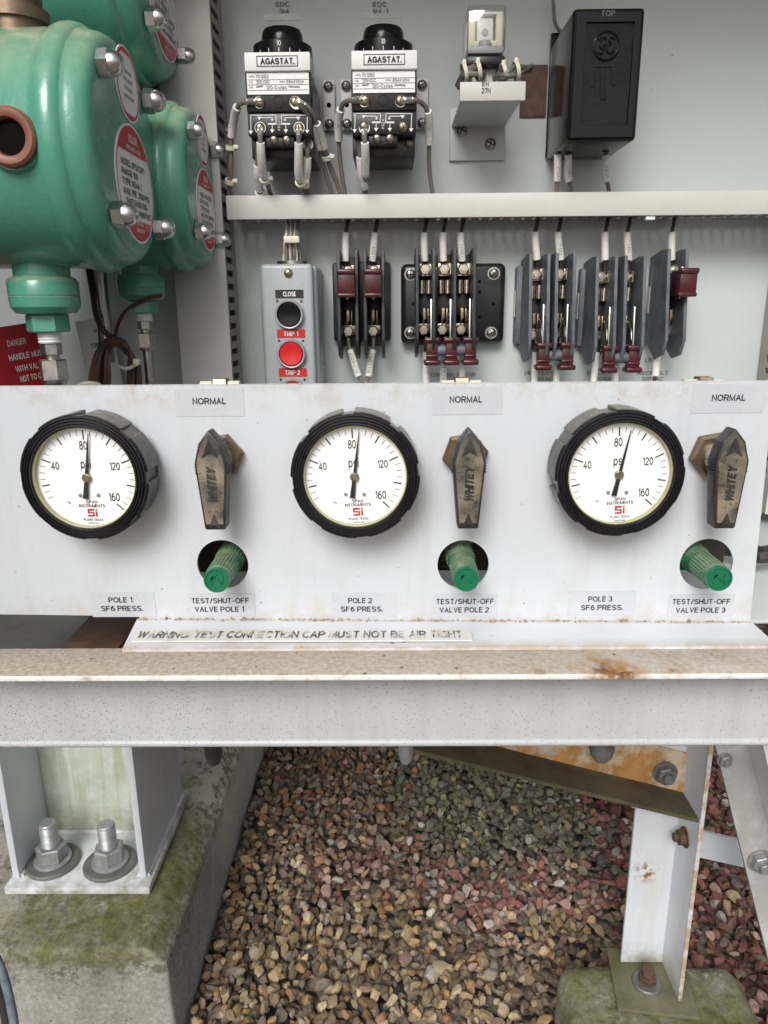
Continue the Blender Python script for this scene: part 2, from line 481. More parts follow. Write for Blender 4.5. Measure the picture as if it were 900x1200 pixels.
def _glyphs():
    A = _arc
    g = {
        'A': [[(0, 0), (.33, 1), (.66, 0)], [(.11, .33), (.55, .33)]],
        'B': [[(0, .52), (0, 1)] + A(.32, .76, .25, .24, 90, -90) + [(0, .52)], [(0, .52)] + A(.34, .26, .28, .26, 90, -90) + [(0, 0), (0, .52)]],
        'C': [A(.36, .5, .36, .5, 42, 318)],
        'D': [[(0, 0), (0, 1)] + A(.24, .5, .40, .5, 90, -90) + [(0, 0)]],
        'E': [[(.54, 0), (0, 0), (0, 1), (.54, 1)], [(0, .53), (.48, .53)]],
        'F': [[(0, 0), (0, 1), (.54, 1)], [(0, .52), (.46, .52)]],
        'G': [A(.37, .5, .37, .5, 42, 305) + [(.68, .12), (.68, .46), (.40, .46)]],
        'H': [[(0, 0), (0, 1)], [(.60, 0), (.60, 1)], [(0, .52), (.60, .52)]],
        'I': [[(0, 0), (0, 1)]],
        'J': [[(.42, 1)] + A(.21, .23, .21, .23, 0, -180)],
        'K': [[(0, 0), (0, 1)], [(.58, 1), (0, .38)], [(.2, .58), (.60, 0)]],
        'L': [[(0, 1), (0, 0), (.48, 0)]],
        'M': [[(0, 0), (0, 1), (.36, .05), (.72, 1), (.72, 0)]],
        'N': [[(0, 0), (0, 1), (.58, 0), (.58, 1)]],
        'O': [A(.38, .5, .38, .5, 90, 450)],
        'P': [[(0, 0), (0, 1)] + A(.32, .73, .27, .27, 90, -90) + [(0, .46)]],
        'Q': [A(.38, .5, .38, .5, 90, 450), [(.5, .22), (.76, -.04)]],
        'R': [[(0, 0), (0, 1)] + A(.33, .735, .27, .265, 90, -90) + [(0, .47)], [(.34, .47), (.60, 0)]],
        'S': [A(.31, .755, .28, .245, 28, 270) + A(.31, .255, .30, .255, 90, -152)[1:]],
        'T': [[(0, 1), (.60, 1)], [(.30, 1), (.30, 0)]],
        'U': [[(0, 1)] + A(.30, .30, .30, .30, 180, 360) + [(.60, 1)]],
        'V': [[(0, 1), (.32, 0), (.64, 1)]],
        'W': [[(0, 1), (.23, 0), (.46, .95), (.69, 0), (.92, 1)]],
        'X': [[(0, 0), (.6, 1)], [(0, 1), (.6, 0)]],
        'Y': [[(0, 1), (.31, .45), (.62, 1)], [(.31, .45), (.31, 0)]],
        'Z': [[(0, 1), (.58, 1), (0, 0), (.58, 0)]],
        '0': [A(.27, .5, .27, .5, 90, 450)],
        '1': [[(.05, .80), (.26, 1), (.26, 0)]],
        '2': [A(.27, .74, .26, .26, 170, -35) + [(0, 0), (.54, 0)]],
        '3': [A(.26, .76, .24, .24, 150, -90) + A(.26, .26, .27, .26, 90, -155)[1:]],
        '4': [[(.42, 0), (.42, 1), (0, .28), (.58, .28)]],
        '5': [[(.50, 1), (.09, 1), (.04, .50)] + A(.26, .33, .27, .33, 130, -150)],
        '6': [A(.28, .32, .27, .32, 90, 450), A(.40, .42, .39, .58, 82, 190)],
        '7': [[(0, 1), (.54, 1), (.18, 0)]],
        '8': [A(.27, .77, .22, .23, -90, 270), A(.27, .27, .27, .27, 90, 450)],
        '9': [A(.27, .68, .27, .32, -90, 270), A(.15, .58, .39, .58, -98, 10)],
        '.': [[(0, 0), (0, .11)]], ',': [[(.05, .1), (0, -.12)]], ':': [[(0, .08), (0, .2)], [(0, .58), (0, .70)]],
        '-': [[(0, .40), (.34, .40)]], '/': [[(0, -.05), (.34, 1.05)]], '%': [A(.14, .78, .14, .2, 90, 450), A(.58, .22, .14, .2, 90, 450), [(.1, 0), (.62, 1)]],
        'p': [[(0, -.28), (0, .70)], A(.24, .35, .24, .35, 90, 450)],
        's': [A(.21, .525, .19, .175, 25, 270) + A(.21, .175, .20, .175, 90, -155)[1:]],
        'i': [[(0, 0), (0, .70)], [(0, .88), (0, 1.0)]],
        'g': [A(.24, .35, .24, .35, 90, 450), [(.48, .7), (.48, -.1)] + A(.24, -.08, .24, .2, 0, -150)],
        'y': [[(0, .7), (.22, 0)], [(.44, .7), (.12, -.28)]],
        'c': [A(.24, .35, .24, .35, 45, 315)],
        'l': [[(0, 0), (0, 1)]],
        'e': [[(.02, .37), (.46, .37)] + A(.24, .35, .23, .35, 0, 310)],
    }
    return g


GL = _glyphs()
BOLD = {'AGASTAT.': .21, 'CLOSE': .19, 'TRIP 1': .19, 'TRIP 2': .19, 'WHITEY': .26, 'SOLON': .18, '80': .145, '40': .145, '120': .145, '160': .145, 'psi': .13, 'DANGER': .13}


def text_mesh(s):
    """strokes of even weight: (vertices, faces, width, height) for a cap height of .73, centred"""
    if s not in _txt:
        wt = BOLD.get(s, .165)
        vs, fs, x0, zi = [], [], 0., 0
        for ch in s:
            if ch == ' ':
                x0 += .36
                continue
            st = GL[ch]
            wid = max(p[0] for l_ in st for p in l_)
            for l_ in st:
                P_ = [l_[0]]
                for q in l_[1:]:
                    if (q[0] - P_[-1][0]) ** 2 + (q[1] - P_[-1][1]) ** 2 > 1e-6:
                        P_.append(q)
                closed = len(P_) > 3 and (P_[0][0] - P_[-1][0]) ** 2 + (P_[0][1] - P_[-1][1]) ** 2 < 1e-5
                if closed:
                    P_ = P_[:-1]
                n = len(P_)
                base = len(vs)
                hw = wt / 2
                zi += 1
                for i in range(n):
                    a = P_[i - 1] if (closed or i) else None
                    c = P_[(i + 1) % n] if (closed or i < n - 1) else None
                    b_ = P_[i]
                    def unit(p, q):
                        dx, dy = q[0] - p[0], q[1] - p[1]
                        m_ = math.hypot(dx, dy)
                        return dx / m_, dy / m_
                    if a is None:
                        d = unit(b_, c); k_ = 1.
                        nx, ny = -d[1], d[0]
                    elif c is None:
                        d = unit(a, b_); k_ = 1.
                        nx, ny = -d[1], d[0]
                    else:
                        d1, d2 = unit(a, b_), unit(b_, c)
                        nx, ny = -(d1[1] + d2[1]), d1[0] + d2[0]
                        m_ = math.hypot(nx, ny)
                        if m_ < .25:
                            nx, ny, k_ = -d1[1], d1[0], 1.
                        else:
                            nx, ny = nx / m_, ny / m_
                            k_ = min(2.2, 1 / max(.3, nx * -d1[1] + ny * d1[0]))
                    # keep caps inside the cap height
                    by = b_[1] * (1 - wt) + hw
                    bx = b_[0]
                    if a is None or c is None:
                        by = b_[1] * (1 - wt) + hw + (-hw if abs(b_[1]) < .02 else hw if abs(b_[1] - 1) < .02 else 0) * abs(d[1])
                    z = zi * .0012
                    vs.append(V((x0 + bx + nx * hw * k_, by + ny * hw * k_, z)))
                    vs.append(V((x0 + bx - nx * hw * k_, by - ny * hw * k_, z)))
                m2 = n if closed else n - 1
                for i in range(m2):
                    j = (i + 1) % n
                    fs.append((base + 2 * i, base + 2 * i + 1, base + 2 * j + 1, base + 2 * j))
            x0 += wid + .24
        xs = [v.x for v in vs]
        cx_, w_ = (min(xs) + max(xs)) / 2, max(xs) - min(xs)
        vs = [V(((v.x - cx_) * .73, (v.y - .5) * .73, v.z)) for v in vs]
        _txt[s] = (vs, fs, w_ * .73, .73)
    return _txt[s]


def flat_fill(outline, holes, thick):
    cu = bpy.data.curves.new('t', 'CURVE')
    cu.dimensions = '2D'
    cu.fill_mode = 'BOTH'
    cu.extrude = thick / 2
    for loop in [outline] + list(holes):
        sp = cu.splines.new('POLY')
        sp.points.add(len(loop) - 1)
        for p, q in zip(sp.points, loop):
            p.co = (q[0], q[1], 0, 1)
        sp.use_cyclic_u = True
    ob = bpy.data.objects.new('t', cu)
    COL.objects.link(ob)
    dg = bpy.context.evaluated_depsgraph_get()
    me = bpy.data.meshes.new_from_object(ob.evaluated_get(dg))
    vs = [v.co.copy() for v in me.vertices]
    fs = [tuple(p.vertices) for p in me.polygons]
    bpy.data.objects.remove(ob)
    bpy.data.curves.remove(cu)
    bpy.data.meshes.remove(me)
    return vs, fs


def circle(cx, cy, r, n=40):
    return [(cx + r * math.cos(2 * math.pi * i / n), cy + r * math.sin(2 * math.pi * i / n)) for i in range(n)]


def axis_matrix(p, d):
    d = V(d).normalized()
    q = V((0, 0, 1)).rotation_difference(d)
    return M.Translation(p) @ q.to_matrix().to_4x4()


def catmull(pts, n=8):
    pts = [V(p) for p in pts]
    if len(pts) < 3:
        return [pts[0].lerp(pts[-1], i / n) for i in range(n + 1)]
    P = [pts[0] * 2 - pts[1]] + pts + [pts[-1] * 2 - pts[-2]]
    out = []
    for i in range(1, len(P) - 2):
        a, b, c, d = P[i - 1:i + 3]
        for j in range(n):
            t = j / n
            out.append(.5 * ((2 * b) + (c - a) * t + (2 * a - 5 * b + 4 * c - d) * t * t + (3 * b - a - 3 * c + d) * t ** 3))
    out.append(pts[-1])
    return out


class Mb:
    def __init__(s, frame=None):
        s.v, s.f, s.m = [], [], []
        s.fr = frame
        s.mi = 0

    def add(s, vs, fs, mx=None):
        o = len(s.v)
        for p in vs:
            p = V(p)
            if mx is not None:
                p = mx @ p
            if s.fr is not None:
                p = s.fr @ p
            s.v.append(p)
        for q in fs:
            s.f.append(tuple(i + o for i in q))
            s.m.append(s.mi)
        return s

    def bmadd(s, bm, mx=None):
        bm.verts.index_update()
        s.add([v.co.copy() for v in bm.verts], [tuple(v.index for v in f.verts) for f in bm.faces], mx)
        bm.free()
        return s

    def box(s, c, size, rot=None, bev=0., seg=2):
        bm = bmesh.new()
        bmesh.ops.create_cube(bm, size=1)
        for v in bm.verts:
            v.co = V((v.co.x * size[0], v.co.y * size[1], v.co.z * size[2]))
        if bev:
            bmesh.ops.bevel(bm, geom=bm.edges[:], offset=min(bev, min(size) * .49), segments=seg, affect='EDGES', profile=.5)
        mx = M.Translation(V(c))
        if rot is not None:
            mx = mx @ (rot if isinstance(rot, M) else Euler(rot).to_matrix().to_4x4())
        return s.bmadd(bm, mx)

    def lathe(s, prof, mx, seg=32):
        """prof: (radius, height) pairs; axis = local z of mx"""
        vs, fs, rings = [], [], []
        for (r, h) in prof:
            if r < 1e-6:
                rings.append([len(vs)])
                vs.append(V((0, 0, h)))
            else:
                rings.append(list(range(len(vs), len(vs) + seg)))
                for i in range(seg):
                    a = 2 * math.pi * i / seg
                    vs.append(V((r * math.cos(a), r * math.sin(a), h)))
        for A, B in zip(rings, rings[1:]):
            for i in range(seg):
                j = (i + 1) % seg
                if len(A) == 1 and len(B) == 1:
                    continue
                if len(A) == 1:
                    fs.append((A[0], B[j], B[i]))
                elif len(B) == 1:
                    fs.append((A[i], A[j], B[0]))
                else:
                    fs.append((A[i], A[j], B[j], B[i]))
        return s.add(vs, fs, mx)

    def cyl(s, p0, p1, r0, r1=None, seg=24, bev=0.):
        p0, p1 = V(p0), V(p1)
        r1 = r0 if r1 is None else r1
        h = (p1 - p0).length
        if bev:
            pr = [(0, 0), (r0 - bev, 0), (r0, bev), (r1, h - bev), (r1 - bev, h), (0, h)]
        else:
            pr = [(0, 0), (r0, 0), (r1, h), (0, h)]
        return s.lathe(pr, axis_matrix(p0, p1 - p0), seg)

    def hexa(s, p0, p1, r, bev=.0008, turn=0.):
        p0, p1 = V(p0), V(p1)
        h = (p1 - p0).length
        pr = [(0, 0), (r - bev, 0), (r, bev), (r, h - bev), (r - bev * 1.5, h), (0, h)]
        return s.lathe(pr, axis_matrix(p0, p1 - p0) @ M.Rotation(turn, 4, 'Z'), 6)

    def tube(s, pts, r, seg=10, n=8, smooth=True):
        path = catmull(pts, n) if smooth else [V(p) for p in pts]
        rs = r if isinstance(r, (list, tuple)) else [r] * len(path)
        vs, fs = [], []
        t0 = (path[1] - path[0]).normalized()
        up = V((0, 0, 1)) if abs(t0.z) < .9 else V((1, 0, 0))
        nrm = t0.cross(up).normalized()
        for i, p in enumerate(path):
            t = (path[min(i + 1, len(path) - 1)] - path[max(i - 1, 0)]).normalized()
            nrm = (nrm - t * nrm.dot(t)).normalized()
            bn = t.cross(nrm)
            for j in range(seg):
                a = 2 * math.pi * j / seg
                vs.append(p + (nrm * math.cos(a) + bn * math.sin(a)) * rs[i])
        for i in range(len(path) - 1):
            for j in range(seg):
                k = (j + 1) % seg
                fs.append((i * seg + j, i * seg + k, (i + 1) * seg + k, (i + 1) * seg + j))
        fs.append(tuple(range(seg))[::-1])
        fs.append(tuple((len(path) - 1) * seg + j for j in range(seg)))
        return s.add(vs, fs)

    def prism(s, poly, h0, h1, mx=None, bev=0., seg=2):
        bm = bmesh.new()
        a = [bm.verts.new((p[0], p[1], h0)) for p in poly]
        b = [bm.verts.new((p[0], p[1], h1)) for p in poly]
        n = len(poly)
        bm.faces.new(a[::-1])
        bm.faces.new(b)
        for i in range(n):
            j = (i + 1) % n
            bm.faces.new((a[i], a[j], b[j], b[i]))
        bmesh.ops.recalc_face_normals(bm, faces=bm.faces[:])
        if bev:
            bmesh.ops.bevel(bm, geom=bm.edges[:], offset=bev, segments=seg, affect='EDGES', profile=.5)
        return s.bmadd(bm, mx)

    def fill(s, outline, holes, thick, mx):
        vs, fs = flat_fill(outline, holes, thick)
        return s.add(vs, fs, mx)

    def text(s, txt, mx, cap, sx=1., shear=0.):
        vs, fs, w, h = text_mesh(txt)
        k = cap / .73
        return s.add([V((v.x * k * sx + v.y * k * shear, v.y * k, v.z * .002)) for v in vs], fs, mx)

    # --- fronts: given where they lie on the plane Y (metres) --------------------
    def fbox(s, x0, y0, x1, y1, Yf, Yb, bev=0., seg=2):
        xm, ym = (x0 + x1) / 2, (y0 + y1) / 2
        l, r = at(x0, ym, Y=Yf).x, at(x1, ym, Y=Yf).x
        t, b = at(xm, y0, Y=Yf).z, at(xm, y1, Y=Yf).z
        return s.box(((l + r) / 2, (Yf + Yb) / 2, (t + b) / 2), (r - l, abs(Yb - Yf), t - b), bev=bev, seg=seg)

    def fcyl(s, px, py, rpx, Yf, Yb, r1=None, seg=24, bev=0.):
        p = at(px, py, Y=Yf)
        k = mpp(p)
        return s.cyl(V((p.x, Yb, p.z)), p, rpx * k, (r1 or rpx) * k, seg, bev)

    def ftext(s, txt, px, py, Y, hpx, wpx=None, shear=0., rot=0.):
        p = at(px, py, Y=Y)
        k = mpp(p)
        sx = 1.
        if wpx:
            w = text_mesh(txt)[2] * hpx * k / .73
            sx = wpx * k / w
        return s.text(txt, M.Translation(p) @ FR @ M.Rotation(rot, 4, 'Z'), hpx * k, sx, shear)

    def fline(s, x0, y0, x1, y1, Y, wpx, th=.0003):
        a, b = at(x0, y0, Y=Y), at(x1, y1, Y=Y)
        w = wpx * mpp(a)
        d = b - a
        ang = math.atan2(d.z, d.x)
        return s.box((a + b) / 2, (d.length + w * .0, th, w), rot=(0, -ang, 0))

    def build(s, name, mats, parent=None, origin=None, sharp=35):
        me = bpy.data.meshes.new(name)
        o = V(origin) if origin is not None else V((0, 0, 0))
        me.from_pydata([tuple(p - o) for p in s.v], [], s.f)
        if not isinstance(mats, (list, tuple)):
            mats = [mats]
        for q in mats:
            me.materials.append(q)
        me.polygons.foreach_set('material_index', s.m)
        bm = bmesh.new()
        bm.from_mesh(me)
        bmesh.ops.recalc_face_normals(bm, faces=bm.faces[:])
        bm.to_mesh(me)
        bm.free()
        me.polygons.foreach_set('use_smooth', [True] * len(me.polygons))
        me.set_sharp_from_angle(angle=rad(sharp))
        me.update()
        ob = bpy.data.objects.new(name, me)
        COL.objects.link(ob)
        if parent is not None:
            ob.parent = parent
        elif origin is not None:
            ob.location = o
        return ob


def thing(name, label, cat, loc=(0, 0, 0), group=None):
    o = bpy.data.objects.new(name, None)
    o.empty_display_size = .02
    COL.objects.link(o)
    o.location = V(loc)
    o['label'] = label
    o['category'] = cat
    if group:
        o['group'] = group
    return o


def tag(o, label=None, cat=None, group=None, kind=None):
    for k, v in (('label', label), ('category', cat), ('group', group), ('kind', kind)):
        if v:
            o[k] = v
    return o


def copy_tree(o, loc, label=None, parent=None):
    c = o.copy()
    COL.objects.link(c)
    if parent is None:
        c.location = V(loc)
        if label:
            c['label'] = label
    else:
        c.parent = parent
    for ch in list(o.children):
        copy_tree(ch, None, None, c)
    return c


def screw(mb, p, d, r, slot=True, mi_head=0, mi_slot=1, turn=.4, cross=False):
    p, d = V(p), V(d).normalized()
    mb.mi = mi_head
    mb.lathe([(0, 0), (r, 0), (r, r * .25), (r * .85, r * .5), (r * .5, r * .68), (0, r * .75)], axis_matrix(p, d), 18)
    if slot:
        mb.mi = mi_slot
        mx = axis_matrix(p + d * r * .62, d) @ M.Rotation(turn, 4, 'Z')
        mb.box((0, 0, 0), (r * 1.5, r * .22, r * .28), rot=None) if False else mb.bmadd(_bar(r * 1.5, r * .22, r * .28), mx)
        if cross:
            mb.bmadd(_bar(r * .22, r * 1.5, r * .28), mx)
    mb.mi = 0


def _bar(a, b, c):
    bm = bmesh.new()
    bmesh.ops.create_cube(bm, size=1)
    for v in bm.verts:
        v.co = V((v.co.x * a, v.co.y * b, v.co.z * c))
    return bm


FWD = V((0, -1, 0))
YP = .50           # gauge panel front
YB = .80           # back plate of the cabinet
ZL = at(450, 727, Y=YP).z          # ledge level

# =================================================================== SETTING
# ground sheet
mb = Mb()
mb.add([(-120, -120, -.004), (120, -120, -.004), (120, 120, -.004), (-120, 120, -.004)], [(0, 1, 2, 3)])
k = NT('gravel_ground')
vec = k.coords(False)
vo = k.n('ShaderNodeTexVoronoi')
k.l(vec, vo.inputs['Vector'])
vo.inputs['Scale'].default_value = 38
sepc = k.n('ShaderNodeSeparateColor')
k.l(vo.outputs['Color'], sepc.inputs[0])
rp = k.n('ShaderNodeValToRGB')
k.l(sepc.outputs[0], rp.inputs[0])
els = rp.color_ramp.elements
els[0].color = (.03, .025, .02, 1)
els[1].color = (.34, .28, .2, 1)
e = els.new(.5)
e.color = (.17, .13, .10, 1)
k.base(rp.outputs[0])
k.par(Roughness=.9)
k.bump(k.rng(vo.outputs['Distance'], 0, .6, 1, 0), 1., .02)
g = mb.build('ground', k.m)
tag(g, kind='structure')

# gravel stones as one piece of stuff
def build_gravel():
    rs = np.random.RandomState(11)

    def ico(n_):
        bm = bmesh.new()
        bmesh.ops.create_icosphere(bm, subdivisions=n_, radius=1)
        bm.verts.index_update()
        v_ = np.array([v.co[:] for v in bm.verts])
        f_ = np.array([[v.index for v in f.verts] for f in bm.faces])
        bm.free()
        return v_, f_

    def shapes(base, n_):
        out = []
        for _ in range(n_):
            p = base.copy()
            for _k in range(rs.randint(9, 15)):
                nn = rs.normal(size=3)
                nn /= np.linalg.norm(nn)
                off = rs.uniform(.42, .78)
                d = p @ nn - off
                msk = d > 0
                p[msk] -= np.outer(d[msk], nn)
            p *= np.array([1.08, rs.uniform(.65, 1.), rs.uniform(.5, .8)])
            p += rs.normal(scale=.02, size=p.shape)
            out.append(p * 1.18)
        return out
    fine, coarse = ico(2), ico(1)
    V1, V2 = shapes(fine[0], 60), shapes(coarse[0], 60)
    pts = []

    def scatter(sp, z0, z1, r0, r1, keep=1.):
        x0, x1, y0, y1 = -.62, 1.25, .62, 2.2
        nx, ny = int((x1 - x0) / sp), int((y1 - y0) / sp)
        for i in range(nx):
            for j in range(ny):
                if rs.rand() > keep:
                    continue
                x = x0 + (i + .5 + rs.uniform(-.48, .48)) * sp
                y = y0 + (j + .5 + rs.uniform(-.48, .48)) * sp
                if (x < -.340 and y > .89) or (.262 < x < .553 and .70 < y < .97):
                    continue
                r = rs.uniform(r0, r1) * 1.02 * (1.5 if rs.rand() < .05 else 1.)
                pts.append((x, y, rs.uniform(z0, z1), r))
    scatter(.0175, -.004, .006, .0080, .0130)
    n_low = len(pts)
    scatter(.0205, .007, .018, .0070, .0130, .64)
    n = len(pts)
    P = np.array(pts)
    col = np.empty((n, 4))
    T = {k_: np.array(v_) for k_, v_ in dict(
        tan=(.42, .31, .17), sand=(.54, .43, .27), ochre=(.38, .23, .09), grey=(.27, .25, .21), white=(.60, .56, .50), pink=(.44, .29, .245),
        red=(.22, .075, .055), rust=(.30, .125, .06), olive=(.20, .19, .12), dgrey=(.10, .095, .085), dark=(.035, .032, .03), maroon=(.17, .06, .06), brown=(.19, .125, .075)).items()}

    def pick(ws):
        ks = list(ws)
        w = np.array([ws[q] for q in ks], float)
        return T[ks[rs.choice(len(ks), p=w / w.sum())]]
    front = dict(tan=5, sand=3.0, ochre=1.8, grey=1.3, brown=3.4, white=.4, pink=.8, dark=.9, dgrey=.7, olive=.8, rust=.35)
    pinkz = dict(pink=4.5, white=1.6, red=3., maroon=1.4, rust=1.8, tan=.9, grey=1., brown=.8, sand=.8)
    backl = dict(tan=1.6, rust=2.0, grey=1.6, olive=1.4, dgrey=1.2, brown=2, pink=.8, white=.3)
    backr = dict(olive=4.5, dgrey=2, grey=2.4, brown=1.2, tan=.8, white=.3)
    redr = dict(red=4, maroon=3.2, rust=1.2, pink=1.8, brown=1, white=.7, dgrey=.4)
    means = {id(d_): sum(T[q] * v_ for q, v_ in d_.items()) / sum(d_.values()) for d_ in (front, pinkz, backl, backr, redr)}
    co, fcs, nvs, nv_tot = [], [], [], 0
    for i in range(n):
        x, y, z, r = P[i]
        # a band of reddish stones runs diagonally through the tan gravel
        wob = .04 * math.sin(x * 19 + 1.3) + rs.normal(scale=.03)
        yb = 1.27 - .18 * (x - .05) + wob
        if x > .46 + rs.normal(scale=.03) and y > .92:
            w_ = redr
            if y > 1.05 + rs.normal(scale=.06) and y < 1.25 and rs.rand() < .5:
                w_ = pinkz
        elif y < yb - .085:
            w_ = front
        elif y < yb + .085:
            w_ = pinkz if x > -.18 + rs.normal(scale=.04) else front
        elif x < .05 + rs.normal(scale=.06):
            w_ = backl
        else:
            w_ = backr
        c = (pick(w_) * .68 + means[id(w_)] * .32) * rs.uniform(.56, 1.18) * (1. if z > .010 else .8)  # deeper stones tinted darker, shade of the gaps put into the colour
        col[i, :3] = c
        col[i, 3] = 1
        q = rs.normal(size=4)
        q[1] *= .45
        q[2] *= .45
        q /= np.linalg.norm(q)
        a, b, c_, d = q
        Rm = np.array([[1 - 2 * (c_ * c_ + d * d), 2 * (b * c_ - a * d), 2 * (b * d + a * c_)],
                       [2 * (b * c_ + a * d), 1 - 2 * (b * b + d * d), 2 * (c_ * d - a * b)],
                       [2 * (b * d - a * c_), 2 * (c_ * d + a * b), 1 - 2 * (b * b + c_ * c_)]])
        big = i >= n_low and y < 1.6
        sh = V1 if big else V2
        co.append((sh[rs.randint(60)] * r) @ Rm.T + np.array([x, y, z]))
        fcs.append((fine if big else coarse)[1] + nv_tot)
        nvs.append(len(co[-1]))
        nv_tot += len(co[-1])
    me = bpy.data.meshes.new('gravel')
    CO = np.concatenate(co)
    FA = np.concatenate(fcs)
    me.vertices.add(len(CO))
    me.vertices.foreach_set('co', CO.reshape(-1))
    me.loops.add(len(FA) * 3)
    me.polygons.add(len(FA))
    me.loops.foreach_set('vertex_index', FA.reshape(-1).astype(np.int32))
    me.polygons.foreach_set('loop_start', (np.arange(len(FA)) * 3).astype(np.int32))
    me.polygons.foreach_set('use_smooth', np.zeros(len(FA), bool))
    me.update(calc_edges=True)
    at_ = me.attributes.new('tint', 'FLOAT_COLOR', 'POINT')
    at_.data.foreach_set('color', np.repeat(col, nvs, axis=0).reshape(-1))
    k = NT('gravel_stone')
    vec = k.coords(False)
    a = k.n('ShaderNodeAttribute', attribute_name='tint')
    nz = k.rng(k.noise(vec, 160, 6, .7), .3, .7, .68, 1.25)
    mx = k.n('ShaderNodeVectorMath', operation='SCALE')
    k.l(a.outputs['Color'], mx.inputs[0])
    k.l(nz, mx.inputs['Scale'])
    k.base(mx.outputs[0])
    k.l(k.rng(k.noise(vec, 40), .35, .65, .7, .95), k.b.inputs['Roughness'])
    k.bump(k.noise(vec, 300, 5), .35, .002)
    me.materials.append(k.m)
    ob = bpy.data.objects.new('gravel', me)
    COL.objects.link(ob)
    tag(ob, 'loose tan, grey and reddish gravel stones under the cabinet', 'gravel', kind='stuff')


build_gravel()


# unseen box added behind the cabinet to darken the gravel below it
def housing():
    t = thing('shade_box', 'unseen grey box added behind the cabinet to shade the gravel', 'housing', (0, 1.9, .95))
    b = Mb()
    b.box((.1, 1.75, 1.55), (2.3, 1.7, 1.1), bev=.01)
    b.build('shell', m_cab, t, t.location.copy())
    for x in (-.9, 1.1):
        b = Mb()
        b.box((x, 2.5, .5), (.1, .1, .99), bev=.004)
        b.build('leg', m_column, t, t.location.copy())


# rough concrete block helper
def concrete(name, lo, hi, bev, cuts, amp, material, label, seed=0, chamfer=0.):
    from mathutils import noise as nz
    bm = bmesh.new()
    bmesh.ops.create_cube(bm, size=1)
    c = (V(lo) + V(hi)) / 2
    s = V(hi) - V(lo)
    for v in bm.verts:
        v.co = V((v.co.x * s.x, v.co.y * s.y, v.co.z * s.z)) + c
    if chamfer:
        ed = [e for e in bm.edges if all(abs(v.co.x - hi[0]) < 1e-5 and abs(v.co.z - hi[2]) < 1e-5 for v in e.verts)]
        bmesh.ops.bevel(bm, geom=ed, offset=chamfer, segments=1, affect='EDGES', profile=.5)
    bmesh.ops.bevel(bm, geom=bm.edges[:], offset=bev, segments=3, affect='EDGES', profile=.5)
    bmesh.ops.triangulate(bm, faces=[f for f in bm.faces if len(f.verts) > 4])
    for _ in range(cuts):
        long = [e for e in bm.edges if e.calc_length() > .02]
        if not long:
            break
        bmesh.ops.subdivide_edges(bm, edges=long, cuts=1, use_grid_fill=True)
    bm.normal_update()
    for v in bm.verts:
        p = v.co * 9 + V((seed, 0, 0))
        v.co += v.normal * (nz.noise(p) * amp + nz.noise(p * 4) * amp * .45 + nz.noise(p * 12) * amp * .3)
    m_ = Mb()
    m_.bmadd(bm)
    o = V((c.x, c.y, lo[2]))
    ob = m_.build(name, material, origin=o, sharp=60)
    tag(ob, label, 'concrete base')
    return ob


PEDZ = .215
org = V((-.815, 1.70, -.05))
def rel(p):
    return tuple(V(p) - org)
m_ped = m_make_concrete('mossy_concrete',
                        [(rel((-.50, .965, .21)), .27, .95), (rel((-.40, 1.03, .21)), .22, .95), (rel((-.38, 1.13, .20)), .12, .6)],
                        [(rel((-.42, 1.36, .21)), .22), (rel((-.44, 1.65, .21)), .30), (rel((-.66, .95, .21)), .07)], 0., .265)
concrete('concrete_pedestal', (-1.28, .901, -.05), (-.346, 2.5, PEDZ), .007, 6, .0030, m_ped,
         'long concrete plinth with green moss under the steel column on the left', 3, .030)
org2 = V((.4075, .8375, -.05))
m_blk = m_make_concrete('mossy_block_concrete',
                        [((-.02, .05, .17), .16, 1.), ((.08, .0, .17), .17, .95), ((-.1, .08, .16), .14, 1.), ((.0, -.08, .16), .16, .95), ((.1, .1, .15), .12, .9)],
                        [], .7)
concrete('concrete_block', (.262, .70, -.05), (.553, .975, .12), .03, 5, .004, m_blk,
         'small mossy concrete footing block with lichen under the right steel leg', 9)

housing()
# =================================================================== CABINET
XL, XR, ZR, ZT = -.52, .60, 1.575, 1.92
cab = thing('control_cabinet', 'open grey steel control cabinet holding the relays, fuse blocks and green pressure switches', 'cabinet', (0, .66, ZL - .070))
O = cab.location.copy()
Zfl = ZL - .003
def cpart(name, lo, hi, m_, bev=.001):
    b = Mb()
    lo, hi = V(lo), V(hi)
    b.box((lo + hi) / 2, hi - lo, bev=bev)
    return b.build(name, m_, cab, O)
ZBOT = ZL - .070
cpart('back_panel', (XL, YB, ZBOT), (XR, YB + .003, ZT), m_cab)
cpart('side_panel', (XL - .003, .44, ZBOT), (XL - .0002, YB + .003, ZT), m_cabshade)
cpart('side_panel', (XR + .0002, .53, ZBOT), (XR + .003, YB + .003, ZT), m_cab)
# unseen leaf added at the left to keep light off the switches
b = Mb()
b.box((XL - .066, .135, (ZBOT + ZT) / 2), (.022, .61, ZT - ZBOT), rot=(0, 0, rad(-10)), bev=.003)
b.build('shade_door', m_cab, cab, O)
cpart('shelf', (XL + .0005, .47, ZR + .0002), (XR - .0005, YB - .0005, ZR + .004), m_cab)  # unseen shelf added to shade the top of the back panel
cpart('roof', (XL - .02, .42, ZT + .0002), (XR + .02, YB + .02, ZT + .004), m_cab)
xfl = at(168, 724, Y=YP).x
cpart('floor', (xfl + .002, YP + .004, Zfl - .003), (XR - .0005, YB - .0005, Zfl), m_cab)
cpart('floor_pan', (XL + .0005, .462, ZBOT), (xfl + .03, YB - .0005, ZBOT + .002), m_cabshade)

